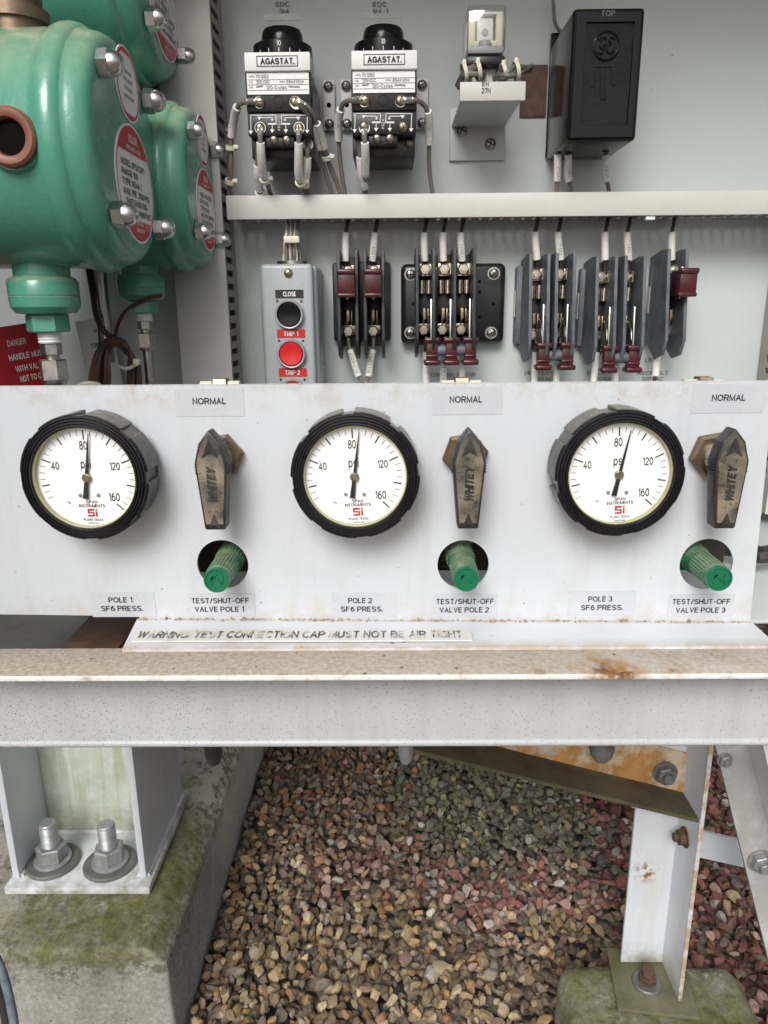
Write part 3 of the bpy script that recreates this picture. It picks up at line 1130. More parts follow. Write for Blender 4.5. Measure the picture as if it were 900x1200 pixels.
# stencilled wording on the back panel
def stencil(txts):
    b = Mb()
    for (t, px, py, h, w) in txts:
        b.ftext(t, px, py, YB - .0006, h, w)
    return b.build('stencil_lettering', m_inkfade, cab, O)
stencil([('EDC', 331, 5, 5, 16), ('94', 333, 13, 5, 11)])
stencil([('EDC', 445, 5, 5, 16), ('94-1', 446, 13, 5, 18)])
stencil([('CONTROL MOTOR', 531, 439, 4.5, 52), ('125VDC', 527, 446, 4.5, 24)])
stencil([('HEATERS', 632, 437, 4.5, 34), ('240VAC', 634, 444, 4.5, 26)])
stencil([('CONTACTOR', 706, 437, 4.5, 36), ('120VAC', 708, 444, 4.5, 26)])
stencil([('LIGHT', 766, 422, 4.5, 20), ('RECPT LT', 765, 437, 4.5, 36), ('120VAC', 765, 444, 4.5, 26)])
# lighter residue patches above the relays, clear tape behind the wires
for r_ in ((309, 16, 352, 24), (421, 14, 470, 22), (608, 258, 646, 276), (700, 258, 728, 276), (770, 254, 784, 276), (402, 262, 432, 280)):
    b = Mb()
    b.fbox(*r_, YB - .0004, YB - .0001)
    b.build('label_tape', m_tape, cab, O)

# --- slotted wire ducts
def duct_h(name, x0, x1, z0, z1, yf, label):
    t = thing(name, label, 'wire duct', ((x0 + x1) / 2, YB, (z0 + z1) / 2), 'slotted wire ducts in the cabinet')
    o = t.location.copy()
    b = Mb()
    b.box(((x0 + x1) / 2, yf + .001, (z0 + z1) / 2), (x1 - x0, .002, z1 - z0), bev=.0008)
    b.box(((x0 + x1) / 2, yf + .005, z0 + .0012), (x1 - x0 - .001, .0065, .0014))
    b.box(((x0 + x1) / 2, yf + .005, z1 - .0012), (x1 - x0 - .001, .0065, .0014))
    b.build('cover', m_duct, t, o)
    b = Mb()
    b.box(((x0 + x1) / 2, YB - .0015, (z0 + z1) / 2), (x1 - x0 - .002, .002, z1 - z0 - .006))
    b.build('back', m_ductside, t, o)
    for zz in (z0 + .0028, z1 - .0028):
        b = Mb()
        b.box(((x0 + x1) / 2, YB - .008, zz), (x1 - x0 - .002, .010, .0015))
        n_ = int((x1 - x0) / .0105)
        for i in range(n_):
            x = x0 + .003 + i * .0105
            b.box((x + .003, (yf + .009 + YB - .013) / 2, zz), (.0062, YB - .013 - yf - .009, .0015))
        b.build('slotted_side', m_ductside, t, o)
    return t


def duct_v(name, xl, xr, z0, z1, yf, label, sides):
    t = thing(name, label, 'wire duct', ((xl + xr) / 2, YB, (z0 + z1) / 2), 'slotted wire ducts in the cabinet')
    o = t.location.copy()
    b = Mb()
    b.box(((xl + xr) / 2, yf + .001, (z0 + z1) / 2), (xr - xl, .002, z1 - z0), bev=.0008)
    b.build('cover', m_duct, t, o)
    b = Mb()
    b.box(((xl + xr) / 2, YB - .0015, (z0 + z1) / 2), (xr - xl - .004, .002, z1 - z0))
    b.build('back', m_ductside, t, o)
    for xx in (xl + .002, xr - .002):
        b = Mb()
        b.box((xx, YB - .009, (z0 + z1) / 2), (.0016, .013, z1 - z0))
        b.box((xx, yf + .0065, (z0 + z1) / 2), (.0016, .009, z1 - z0))
        n_ = int((z1 - z0) / .0125)
        for i in range(n_):
            z = z0 + i * .0125
            b.box((xx, (yf + .011 + YB - .0155) / 2, z), (.0016, YB - .0155 - yf - .011, .0068))
        b.build('slotted_side', m_ductside, t, o)
    return t


YD = .742
zd1, zd0 = at(560, 226, Y=YD).z, at(560, 254.5, Y=YD).z
xv1 = at(259, 225, Y=YD).x
xv0 = at(196, 225, Y=YD).x
xr0 = at(884, 448, Y=YB).x
duct_h('wire_duct', xv1 + .004, XR - .002, zd0, zd1, YD, 'long horizontal beige wire duct running between the relays and the fuse blocks')
duct_v('wire_duct', xv0, xv1, ZL + .01, ZR - .01, YD, 'upright beige slotted wire duct standing beside the green pressure switches', 1)
duct_v('wire_duct', xr0, xr0 + .055, ZL + .01, zd0 - .003, YD, 'short upright slotted wire duct at the right edge below the horizontal duct', 1)

# =================================================================== GAUGE PANEL
pan = thing('gauge_panel', 'white painted steel front panel with three gauges and a bent ledge along its bottom', 'panel', (0, YP, ZL))
PO = pan.location.copy()
TL, TR = at(-70, 453.5, Y=YP), at(908, 446.5, Y=YP)
BR, BL = at(879, 728, Y=YP), at(-70, 719, Y=YP)
holes_px = [(261, 661.5, 30.), (542.7, 661.7, 30.), (827.7, 661, 31.)]
holes = []
for (px, py, r) in holes_px:
    p = at(px, py, Y=YP)
    holes.append(circle(p.x, p.z, r * mpp(p), 48))
b = Mb()
Bst = at(163, 722, Y=YP)
b.fill([(BL.x, BL.z), (Bst.x, Bst.z), (Bst.x + .0004, Bst.z - .007), (BR.x - .0004, BR.z - .004), (BR.x, BR.z), (TR.x, TR.z), (TL.x, TL.z)], holes, .0025, M.Translation((0, YP + .00125, 0)) @ FR)
b.build('plate', m_panel, pan, PO)
# rolled top edge of the plate
b = Mb()
tl, tr = TL.copy(), TR.copy()
b.tube([tl + V((0, .006, -.0022)), tr + V((0, .006, -.0022))], .0022, 8, 2)
b.build('top_edge', m_panel, pan, PO)
# bent ledge
b = Mb()
q = [at(161, 724.5, Y=YP), at(880, 728, Y=YP), at(903, 749, Z=ZL - .0006), at(900, 757, Z=ZL - .0006), at(143, 761, Z=ZL - .0006)]
n_ = len(q)
b.add([p for p in q] + [p - V((0, 0, .002)) for p in q],
      [tuple(range(n_))] + [tuple(range(n_, 2 * n_))[::-1]] + [(i, n_ + i, n_ + (i + 1) % n_, (i + 1) % n_) for i in range(n_)])
b.build('ledge', m_ledge, pan, PO)
# grime caked in the bend
b = Mb()
rg = random.Random(5)
for i in range(230):
    x = rg.uniform(165, 878)
    p = at(x, 726.6 + (x - 165) * .003 + rg.uniform(-.5, 2.2) ** 1, Y=YP - .0012)
    s_ = rg.uniform(.0003, .0009) * (2.2 if rg.random() < .06 else 1)
    zb_e = at(x, 724.5 + (x - 161) / 719 * 3.5, Y=YP).z
    b.box((p.x, YP - rg.uniform(.0003, .003), zb_e + s_ * .1), (s_ * rg.uniform(1, 3), s_ * 1.3, s_), rot=(rg.random(), rg.random(), rg.random()))
b.build('debris', m_oldbrass if False else mat('dry_debris', (.38, .29, .20), .9, var=.4, vs=200), pan, PO)


def sticker(x0, y0, x1, y1, lines, label):
    b = Mb()
    b.fbox(x0, y0, x1, y1, YP - .0003, YP - .0001)
    b.mi = 1
    for (t, px, py, h, w) in lines:
        b.ftext(t, px, py, YP - .0006, h, w)
    o = b.build('label_sticker', [m_film, m_ink], pan, PO)
    o['label'] = label


sticker(205, 455.5, 286, 488, [('NORMAL', 245, 470, 7.6, 39)], 'clear sticker reading NORMAL over the left valve handle')
sticker(506, 453, 589, 486, [('NORMAL', 546, 468, 7.6, 38)], 'clear sticker reading NORMAL over the middle valve handle')
sticker(811, 450, 896, 484, [('NORMAL', 854, 466, 7.6, 39)], 'clear sticker reading NORMAL over the right valve handle')
for n_, (px, dy, x0, x1) in enumerate(((143, 0, 107, 182), (424, .8, 389, 465), (705.5, -1, 666, 745))):
    sticker(x0, 694 + dy, x1, 723 + dy, [('POLE %d' % (n_ + 1), px - 2, 703 + dy, 6.6, 28), ('SF6 PRESS.', px, 713 + dy, 6.6, 49)],
            'clear sticker reading POLE %d SF6 PRESS.' % (n_ + 1))
for n_, (px, dy, x0, x1) in enumerate(((258, 0, 221, 299), (545, .8, 507, 583), (822, 1, 783, 860))):
    sticker(x0, 695.5 + dy, x1, 722.5 + dy, [('TEST/SHUT-OFF', px, 704 + dy, 6.6, 67), ('VALVE POLE %d' % (n_ + 1), px - 1, 714 + dy, 6.6, 58)],
            'clear sticker reading TEST/SHUT-OFF VALVE POLE %d' % (n_ + 1))
# warning label lying on the ledge
b = Mb()
q = [at(163, 739.5, Z=ZL), at(552, 739.5, Z=ZL + .0002), at(554, 752, Z=ZL + .0002), at(154, 753, Z=ZL)]
b.add([p + V((0, 0, .0012)) for p in q] + [p + V((0, 0, .0002)) for p in q], [(0, 1, 2, 3), (7, 6, 5, 4), (0, 4, 5, 1), (1, 5, 6, 2), (2, 6, 7, 3), (3, 7, 4, 0)])
b.mi = 1
p0, p1 = at(162, 746.2, Z=ZL), at(541, 745.6, Z=ZL)
w_, h_ = text_mesh('WARNING: TEST CONNECTION CAP MUST NOT BE AIR TIGHT')[2:]
capd = (at(350, 742, Z=ZL) - at(350, 749.8, Z=ZL)).length
b.text('WARNING: TEST CONNECTION CAP MUST NOT BE AIR TIGHT',
       M.Translation((p0 + p1) / 2 + V((0, 0, .0017))) @ M.Rotation(math.atan2((p1 - p0).y, (p1 - p0).x), 4, 'Z'), capd, (p1 - p0).length / (w_ * capd / .73))
o = b.build('label_sticker', [m_warnlabel, m_flake], pan, PO)
o['label'] = 'weathered white sticker with the test connection cap warning'

# =================================================================== FRONT BEAM
bm_t = thing('steel_beam', 'white speckled steel angle beam with a dusty top flange under the gauge panel', 'beam', (0, .456, at(450, 874, Y=.456).z))
BO = bm_t.location.copy()
YFr = at(450, 787.5, Z=ZL - .001).y
YLg = .4585
spots = []
for (px, py, r, a) in ((632, 784, .007, .7), (712, 784, .017, 1.), (732, 786, .013, 1.), (791, 785, .007, 1.), (700, 776, .016, .55)):
    spots.append((tuple(at(px, py, Z=ZL - .001) - BO), r, a))
m_flange = m_make_flange(spots)
XB0, XB1 = -.62, .66
b = Mb()
ftop = ZL - .0028
b.box(((XB0 + XB1) / 2, (YFr + YLg + .004) / 2, ftop - .0022), (XB1 - XB0, YLg + .004 - YFr, .0044), bev=.0012)
b.build('top_flange', m_flange, bm_t, BO)
zb0 = at(450, 874.5, Y=YLg).z
b = Mb()
b.box(((XB0 + XB1) / 2, YLg + .0025, (ftop - .0046 + zb0) / 2), (XB1 - XB0, .005, ftop - .0046 - zb0))
b.build('web', m_beam, bm_t, BO)
b = Mb()
b.tube([(XB0, YLg + .0012, zb0 + .0026), (XB1, YLg + .0012, zb0 + .0026)], .0030, 12, 2)
b.build('bottom_edge', m_beam, bm_t, BO)

# studs hanging under the beam
def stud(px, y0, y1, rpx, Y, m_, label):
    t = thing('stud_bolt', label, 'bolt', at(px, y0, Y=Y), 'bolt ends hanging under the beam')
    o = t.location.copy()
    a, c = at(px, y0, Y=Y), at(px, y1, Y=Y)
    r = rpx * mpp(a)
    b = Mb()
    b.lathe([(0, .03), (r, .03), (r, -(a.z - c.z) * .5), (r * .93, -(a.z - c.z) * .75), (r * .6, -(a.z - c.z)), (0, -(a.z - c.z) - .0004)], M.Translation(a), 20)
    b.build('shank', m_, t, o)
    b = Mb()
    b.hexa(a + V((0, 0, .010)), a + V((0, 0, .018)), r * 1.7)
    b.build('nut', m_, t, o)


stud(249, 868, 894, 10.5, .500, m_handle, 'dark rounded bolt end hanging under the beam near the left column')
stud(475.5, 866, 893, 9., .500, m_galv, 'thin grey bolt end hanging under the middle of the beam')
stud(706, 866, 890, 14, .500, m_galvdark, 'thick grey bolt end hanging under the beam before the rusty brace')

# rusty strip seen in the opening left of the ledge
b = Mb()
q = [at(68, 760, Z=ZBOT + .035), at(120, 760, Z=ZBOT + .035)]
x0s, x1s = q[0].x, q[1].x + .012
b.box(((x0s + x1s) / 2, .55, ZBOT + .033), (x1s - x0s, .17, .004), bev=.001)
o = b.build('steel_strip', m_brownboard, origin=V(((x0s + x1s) / 2, .55, ZBOT + .031)))
tag(o, 'dark brown rusty flat strip in the dark opening left of the ledge', 'metal strip')

# =================================================================== GAUGES
def gauge_proto(n, front_px, tip_px, piv_px, tick_px, label):
    Yf = YP - .035
    c = at(*front_px, Y=Yf)
    c = V((c.x, YP, c.z))
    Yd = YP - .0275
    pv = at(*piv_px, Y=Yd)
    tp, tk = at(*tip_px, Y=Yd), at(*tick_px, Y=Yd)
    a_tip = math.atan2(tp.z - pv.z, tp.x - pv.x)
    a80 = math.atan2(tk.z - pv.z, tk.x - pv.x)
    t = thing('pressure_gauge', label, 'gauge', c, 'pressure gauges on the front panel')
    dx, dz = (pv.x - c.x) * .6, (pv.z - c.z) * .6
    # case with stepped rim
    b = Mb(FR)
    prof = [(0, 0), (.0385, 0), (.0385, .010), (.0398, .0105), (.0398, .029), (.0410, .0292), (.0410, .0318)]
    r, h = .0410, .0318
    for i in range(4):
        prof += [(r - .0003, h + .0012), (r - .0012, h + .0013), (r - .0014, h + .0004), (r - .0019, h + .0003)]
        r -= .0018
        h += .0004
    prof += [(.0336, .0322), (.0334, .0270)]
    b.lathe(prof[:5], M.Identity(4), 72)
    pc_ = b.build('case', m_gauge, t)
    b = Mb(FR)
    b.lathe(prof[4:], M.Identity(4), 72)
    b.build('bezel', m_bezel, t)
    # lugs of the screwed ring
    b = Mb(FR)
    N = 8
    for i in range(N):
        a0 = 2 * math.pi * (i + .12 + n * .13) / N
        a1 = 2 * math.pi * (i + .88 + n * .13) / N
        poly = []
        for j in range(9):
            a = a0 + (a1 - a0) * j / 8
            poly.append((.0421 * math.cos(a), .0421 * math.sin(a)))
        for j in range(8, -1, -1):
            a = a0 + (a1 - a0) * j / 8
            poly.append((.0394 * math.cos(a), .0394 * math.sin(a)))
        b.prism(poly, .0075, .0316, bev=.0005, seg=1)
    b.build('ring_lugs', m_gauge, pc_)
    b = Mb(FR)
    b.lathe([(.0338, .0318), (.0335, .0323), (.0330, .0321), (.0328, .0312), (.0331, .028)], M.Identity(4), 64)
    b.build('gasket', m_gasket, t)
    # dial
    b = Mb(FR)
    zd = .0275
    b.lathe([(0, zd), (.0334, zd)], M.Identity(4), 64)
    b.mi = 1
    rot = a80 - math.pi / 2
    for v in range(10, 161, 5):
        a = rad(225 - v * 270 / 160.) + rot
        big = v % 20 == 0
        r1, r0 = .0312, .0312 - (.0054 if big else .0036)
        w = .00085 if big else .00034
        if v == 160 or v == 40 or v == 80 or v == 120:
            r0 -= .0006
        m_ = M.Translation((dx, dz, zd + .0002)) @ M.Rotation(a, 4, 'Z')
        b.add([(r0, -w / 2, 0), (r1, -w / 2, 0), (r1, w / 2, 0), (r0, w / 2, 0)], [(0, 1, 2, 3)], m_)

    def dt(s, x, y, cap, sx=.72, mi=1, shear=0.):
        b.mi = mi
        b.text(s, M.Translation((dx, dz, zd + .00025)) @ M.Rotation(rot, 4, 'Z') @ M.Translation((x, y, 0)), cap, sx, shear)
    dt('80', -.0006, .0213, .0058, .62)
    dt('40', -.0205, .0076, .0052, .66)
    dt('120', .0188, .0076, .0052, .66)
    dt('160', .0166, -.0132, .0056, .66)
    dt('psi', -.0002, .0092, .0062, .70)
    dt('SPAN', .0012, -.0166, .0020, 1.1)
    dt('INSTRUMENTS', .0012, -.0192, .0021, .95)
    dt('PLANO, TEXAS', .0012, -.0288, .0017, .85)
    dt('MADE IN USA', .0012, -.0312, .0010, .9)
    dt('%g', -.0138, -.0170, .0016, .8, 3)
    # the maker's red mark: a square S and an i
    b.mi = 2
    m_ = M.Translation((dx, dz, zd + .00028)) @ M.Rotation(rot, 4, 'Z') @ M.Translation((.0012, -.0240, 0))
    def rc(x0, y0, x1, y1):
        b.add([(x0, y0, 0), (x1, y0, 0), (x1, y1, 0), (x0, y1, 0)], [(0, 1, 2, 3)], m_)
    rc(-.0034, .0014, .0012, .0027)
    rc(-.0034, -.0005, -.0021, .0014)
    rc(-.0021, -.0005, .0012, .0005)
    rc(-.0034, -.0027, .0012, -.0015)
    rc(.0001, -.0015, .0012, -.0005)
    rc(.0019, -.0027, .0031, .0010)
    rc(.0019, .0015, .0031, .0026)
    b.mi = 3
    for sx_ in (-1, 1):
        b.lathe([(0, zd + .0008), (.0011, zd + .0008), (.0013, zd)], M.Translation((dx + sx_ * .0060, dz - .0122, 0)), 16)
    pd_ = b.build('dial', [m_dial, m_ink, m_redink, m_greyink], t)
    # pointer
    b = Mb(FR)
    m_ = M.Translation((dx, dz, zd + .0016)) @ M.Rotation(a_tip - math.pi / 2, 4, 'Z')
    b.prism([(-.0017, -.0142), (.0017, -.0142), (.0012, -.002), (.0009, .006), (.0002, .0298), (-.0002, .0298), (-.0009, .006), (-.0012, -.002)], 0, .0005, m_)
    b.build('pointer', m_ink, pd_)
    b = Mb(FR)
    b.lathe([(.0029, zd + .0008), (.0029, zd + .0024), (.0022, zd + .0030), (.0017, zd + .0030), (.0014, zd + .0034), (0, zd + .0034)], M.Translation((dx, dz, 0)), 24)
    b.build('hub', m_brassy, pd_)
    b = Mb(FR)
    b.lathe([(.0330, .0318), (0, .0318)], M.Identity(4), 48)
    b.build('glass', m_glass, t)
    return t


g1 = gauge_proto(0, (96.5, 562), (105, 506), (102.9, 559.7), (97.6, 509), 'black round pressure gauge on the panel above the POLE 1 sticker')
g2 = gauge_proto(1, (416, 560), (420, 505), (414.7, 559), (411.7, 505), 'black round pressure gauge on the panel above the POLE 2 sticker')
g3 = gauge_proto(2, (728.5, 557), (739, 505), (725.3, 557), (726.3, 503), 'black round pressure gauge on the panel above the POLE 3 sticker, needle furthest right')

# =================================================================== VALVE HANDLES
def handle_proto():
    t = thing('valve_handle', 'h', 'valve handle', (0, YP, 0), 'valve handles on the front panel')
    poly = [(-.0003, .0225), (.0068, .0142), (.0106, .0015), (.0106, -.0005), (.0068, -.0438), (-.0068, -.0438), (-.0106, -.0005), (-.0106, .0015), (-.0068, .0142)]
    b = Mb(FR)
    b.prism(poly, .0200, .0335, bev=.0012)
    # knurling on the edges
    for sx in (-1, 1):
        for i in range(11):
            y = .0130 - i * .0019
            xx = .0072 + (.0130 - y) * .235
            xx = min(xx, .0104)
            b.box((sx * (xx + .0002), y, .0262), (.0012, .0009, .0105), bev=.0003)
    pl_ = b.build('lever', m_handle, t)
    b = Mb(FR)
    inner = [(x * .86, (y + .004) * .9 - .004) for (x, y) in poly]
    b.prism(inner, .0330, .0341, bev=.0003, seg=1)
    b.build('face_plate', m_face, pl_)
    b = Mb(FR)
    m_ = M.Translation((0, -.0130, .0346)) @ M.Rotation(rad(90), 4, 'Z')
    vs, fs, w, h = text_mesh('WHITEY')
    b.text('WHITEY', m_, .0058, .0235 / (w * .0058 / .73), .25)
    for (yy, d) in ((.0105, 1), (-.0380, 1)):
        s_ = .0052 if yy > 0 else .0040
        b.prism([(-s_, yy - s_ * 1.1), (0, yy + s_ * 1.3), (s_, yy - s_ * 1.1), (0, yy - s_ * .5)], .0340, .0347)
    b.build('raised_lettering', m_handle, pl_)
    b = Mb(FR)
    b.lathe([(.0085, .006), (.0085, .012), (.0098, .0125), (.0098, .0205)], M.Identity(4), 28)
    b.build('stem', m_nut, t)
    b = Mb(FR)
    b.hexa((0, 0, .0004), (0, 0, .0078), .0158, .0012, rad(10))
    b.build('nut', m_oldbrass, t)
    return t


hp = [(246.8, 545, 'black weathered valve handle pointing up between the POLE 1 and POLE 2 gauges'),
      (550.3, 543.5, 'black weathered valve handle pointing up between the POLE 2 and POLE 3 gauges'),
      (858.5, 543, 'black weathered valve handle pointing up near the right edge of the panel')]
h0 = handle_proto()
for i, (px, py, lab) in enumerate(hp):
    p = at(px, py, Y=YP - .0335)
    loc = V((p.x, YP, p.z))
    if i == 0:
        h0.location = loc
        h0['label'] = lab
    else:
        copy_tree(h0, loc, lab)

# =================================================================== GREEN TEST VALVES
def knob_proto():
    t = thing('test_valve', 'v', 'valve', (0, YP, 0), 'green knobbed test valves in the panel holes')
    # w > 0 towards the viewer
    b = Mb(FR)
    b.lathe([(0, -.034), (.0095, -.034), (.0100, -.030), (.0098, -.004), (.0090, -.002), (.0090, .002)], M.Identity(4), 32)
    for i in range(26):
        a = 2 * math.pi * i / 26
        b.box((.0099 * math.cos(a), .0099 * math.sin(a), -.018), (.0012, .0011, .026), rot=(0, 0, a), bev=.0003, seg=1)
        b.box((.0087 * math.cos(a), .0087 * math.sin(a), .0145), (.0012, .0010, .024), rot=(0, 0, a), bev=.0003, seg=1)
    b.lathe([(.0088, .002), (.0086, .030), (.0084, .0315)], M.Identity(4), 32)
    b.build('grip', m_knobdust, t)
    b = Mb(FR)
    b.lathe([(.0086, .0300), (.0088, .0318), (.0086, .0335), (.0074, .0335), (.0072, .0326), (0, .0326)], M.Identity(4), 36)
    for (x0, y0, x1, y1) in ((-.0040, -.0030, -.0028, .0030), (-.0028, .0030, .0034, -.0026), (.0034, -.0026, .0040, .0034), (-.0055, -.001, .0, .0045)):
        d = V((x1 - x0, y1 - y0, 0))
        b.box(((x0 + x1) / 2, (y0 + y1) / 2, .0328), (d.length, .0011, .0012), rot=(0, 0, math.atan2(d.y, d.x)))
    b.build('end_cap', m_knob, t)
    b = Mb(FR)
    b.lathe([(0, -.07), (.0075, -.07), (.0075, -.030), (0, -.030)], M.Identity(4), 20)
    b.hexa((0, 0, -.052), (0, 0, -.042), .0125)
    b.box((0, .004, -.068), (.022, .046, .024), bev=.002)
    b.build('valve_body', m_oldbrass, t)
    b = Mb(FR)
    b.box((.002, .004, -.084), (.105, .078, .012), bev=.002)  # dark plate added behind the valve so the panel hole looks shaded
    b.build('dark_backing', m_darkbrown, t)
    b = Mb(FR)
    b.lathe([(0, .0), (.0075, .0), (.0075, .035), (0, .035)], M.Translation((0, .011, -.058)) @ M.Rotation(rad(-90), 4, 'X'), 18)
    b.hexa((0, .013, -.058), (0, .022, -.058), .0105)
    b.build('fitting', m_nut, t)
    return t


v0 = knob_proto()
for i, (px, py, lab) in enumerate(((253.5, 680.5, 'green knob test valve in the panel hole over the VALVE POLE 1 sticker'),
                                   (546.5, 679, 'green knob test valve in the panel hole over the VALVE POLE 2 sticker'),
                                   (843.5, 678.5, 'green knob test valve in the panel hole over the VALVE POLE 3 sticker'))):
    p = at(px, py, Y=YP - .0335)
    loc = V((p.x, YP, p.z))
    if i == 0:
        v0.location = loc
        v0['label'] = lab
    else:
        copy_tree(v0, loc, lab)

# pipe fittings peeping over the panel's top edge
def fit_proto():
    t = thing('pipe_fitting', 'f', 'fitting', (0, 0, 0), 'brass pipe fittings behind the top edge of the panel')
    b = Mb()
    b.hexa((-.007, 0, 0), (.004, 0, 0), .0095, .001, rad(30))
    b.build('nut', m_brassy, t)
    b = Mb()
    b.cyl((-.016, 0, 0), (.012, 0, 0), .0065)
    b.cyl((0, 0, -.0), (0, 0, -.05), .006)
    b.build('elbow', m_cream, t)
    return t


f0 = fit_proto()
for i, (px, py, lab) in enumerate(((262, 457, 'pale brass fitting nut showing over the panel edge left of the first NORMAL sticker'),
                                   (543, 456, 'pale brass fitting nut showing over the panel edge under the three pole fuse block'),
                                   (826, 455, 'pale brass fitting nut showing over the panel edge at the right'))):
    p = at(px, py, Y=YP + .035)
    if i == 0:
        f0.location = p
        f0['label'] = lab
    else:
        copy_tree(f0, p, lab)

# =================================================================== GREEN PRESSURE SWITCHES
FX = M(((0, 0, 1, 0), (1, 0, 0, 0), (0, 1, 0, 0), (0, 0, 0, 1)))     # (u, v, w): u = depth, v = up, w = +X


def switch_proto():
    t = thing('pressure_switch', 's', 'pressure switch', (0, 0, 0), 'green pressure switches on the left')
    b = Mb(FX)
    pr = [(0, -.185), (.060, -.185), (.0745, -.178), (.0770, -.168), (.0775, -.0365), (.0782, -.0335), (.0798, -.0310), (.0808, -.0275), (.0808, -.0230),
          (.0800, -.0200), (.0784, -.0178), (.0770, -.0165)]
    b.lathe(pr, M.Identity(4), 96)
    b.build('body', m_green, t, sharp=50)
    b = Mb(FX)
    pr = [(.0770, -.0165), (.0762, -.0150), (.0758, -.0130), (.0750, -.0085), (.0730, -.0045), (.0702, -.0018), (.0664, -.0004), (.062, 0), (0, 0)]
    b.lathe(pr, M.Identity(4), 96)
    b.build('cap', m_green, t, sharp=50)
    for su in (-1, 1):
        for sv in (-1, 1):
            b = Mb(FX)
            u, v = su * .0455, sv * .0455
            b.hexa((u, v, .0002), (u, v, .0085), .0088, .0008, rad(12 + 20 * su + 7 * sv))
            pr = [(.0078, .0080), (.0078, .0092), (.0074, .0115), (.0064, .0138), (.0048, .0155), (.0026, .0164), (0, .0166)]
            b.lathe(pr, M.Translation((u, v, 0)), 24)
            b.build('cap_nut', m_nut, t, sharp=30)
    # round data plates
    b = Mb(FX)
    b.lathe([(.0245, .0001), (.0245, .0008), (0, .0008)], M.Translation((.008, .047, 0)), 48)
    b.mi = 1
    b.lathe([(.0232, .0010), (.0215, .0010)], M.Translation((.008, .047, 0)), 48)
    for s_ in (1, -1):
        pts = [(.0225 * math.cos(a), .0225 * math.sin(a) * s_) for a in [rad(60 + 60 * i / 14) for i in range(15)]]
        b.add([V((.008 + x, .047 + y, .0011)) for x, y in pts], [tuple(range(15))])
    b.mi = 2
    for i, s_ in enumerate(('ADJUST RANGE', 'WITH COVER OFF', 'DO NOT OPEN', 'UNDER PRESSURE')):
        b.text(s_, M.Translation((.008, .055 - i * .0055, .0012)), .0024, .75)
    b.build('data_plate', [m_whitecard, m_redink, m_ink], t)
    b = Mb(FX)
    c = (.006, -.0195)
    R_ = .0405
    b.lathe([(R_, .0001), (R_, .0008), (0, .0008)], M.Translation((*c, 0)), 56)
    b.mi = 1
    b.lathe([(R_ - .0016, .0010), (R_ - .0026, .0010)], M.Translation((*c, 0)), 56)
    for s_, a0 in ((1, 32), (-1, 40)):
        rr = R_ - .0020
        pts = [(rr * math.cos(a), rr * math.sin(a) * s_) for a in [rad(a0 + (180 - 2 * a0) * i / 20) for i in range(21)]]
        b.add([V((c[0] + x, c[1] + y, .0011)) for x, y in pts], [tuple(range(21))])
    b.mi = 2
    for i, (s_, w) in enumerate((('MODEL 6PS/CSP1', .050), ('RANGE 100', .034), ('TYPE NEMA 1', .041), ('MAX. PR. 300 PSI', .056), ('SWITCH RATING', .046), ('15A-125/480VAC', .056))):
        tw = text_mesh(s_)[2]
        b.text(s_, M.Translation((c[0] - .0335 + .005 + w / 2 + (.004 if i > 3 else 0) - (.003 if i == 5 else 0), c[1] + .0125 - i * .0064, .0012)), .0044, w / (tw * .0044 / .73))
    b.mi = 0
    b.text('SOLON', M.Translation((c[0], c[1] + .0300, .0014)), .0056, .8)
    b.text('PRESSURE SWITCH', M.Translation((c[0], c[1] + .0235, .0014)), .0030, .85)
    b.text('MFG. CO.', M.Translation((c[0], c[1] - .0265, .0014)), .0030, .85)
    b.text('CHARDON, OH', M.Translation((c[0], c[1] - .0315, .0014)), .0026, .8)
    b.build('data_plate', [m_whitecard, m_redink, m_ink], t)
    # conduit hub facing the front, with a brown bushing
    b = Mb()
    b.lathe([(.022, .0), (.0200, .016), (.0185, .018), (0, .018)], axis_matrix((-.048, -.0590, -.004), FWD), 40)
    ph_ = b.build('conduit_hub', m_green, t)
    b = Mb()
    b.lathe([(.0100, .0175), (.0165, .0175), (.0175, .0195), (.0173, .0222), (.0158, .0238), (.0134, .0240), (.0114, .0230), (.0106, .021), (.0104, .019)], axis_matrix((-.048, -.0590, -.004), FWD), 40)
    b.build('bushing', m_brown_rubber, ph_)
    b = Mb()
    b.lathe([(0, .0186), (.0112, .0186)], axis_matrix((-.048, -.0590, -.004), FWD), 32)
    b.build('opening', m_dark, ph_)
    # diaphragm boss, unions and tube below
    x = -.074
    b = Mb()
    b.lathe([(.020, -.074), (.020, -.083), (.0235, -.0845), (.0252, -.0870), (.0252, -.0965), (.0245, -.0970), (.0252, -.0976), (.0248, -.105), (.021, -.1095), (.012, -.1105), (0, -.1105)], M.Translation((x, 0, 0)), 48)
    pb_ = b.build('diaphragm_boss', m_green, t)
    b = Mb()
    b.hexa((x, 0, -.1235), (x, 0, -.1103), .0158, .001, .2)
    b.build('hex_union', m_green, pb_)
    b = Mb()
    b.lathe([(0, -.1232), (.0085, -.1232)] + [(.0088 - .0006 * (i % 2), -.1240 - .0011 * i) for i in range(8)] + [(0, -.132)], M.Translation((x, 0, 0)), 24)
    b.build('thread_tape', m_ptfe, pb_)
    b = Mb()
    b.hexa((x, 0, -.1405), (x, 0, -.1318), .0080, .0006, .4)
    b.cyl((x, 0, -.1448), (x, 0, -.1400), .0052)
    b.hexa((x, 0, -.1600), (x, 0, -.1440), .0105, .0008, .1)
    b.lathe([(0, -.163), (.008, -.163), (.0088, -.1615), (.0088, -.160)], M.Translation((x, 0, 0)), 20)
    b.build('tube_fitting', m_steel, t)
    b = Mb()
    b.cyl((x, 0, -.31), (x, 0, -.160), .0052)
    b.build('tube', m_steel, t)
    # conduit nipple on top
    b = Mb()
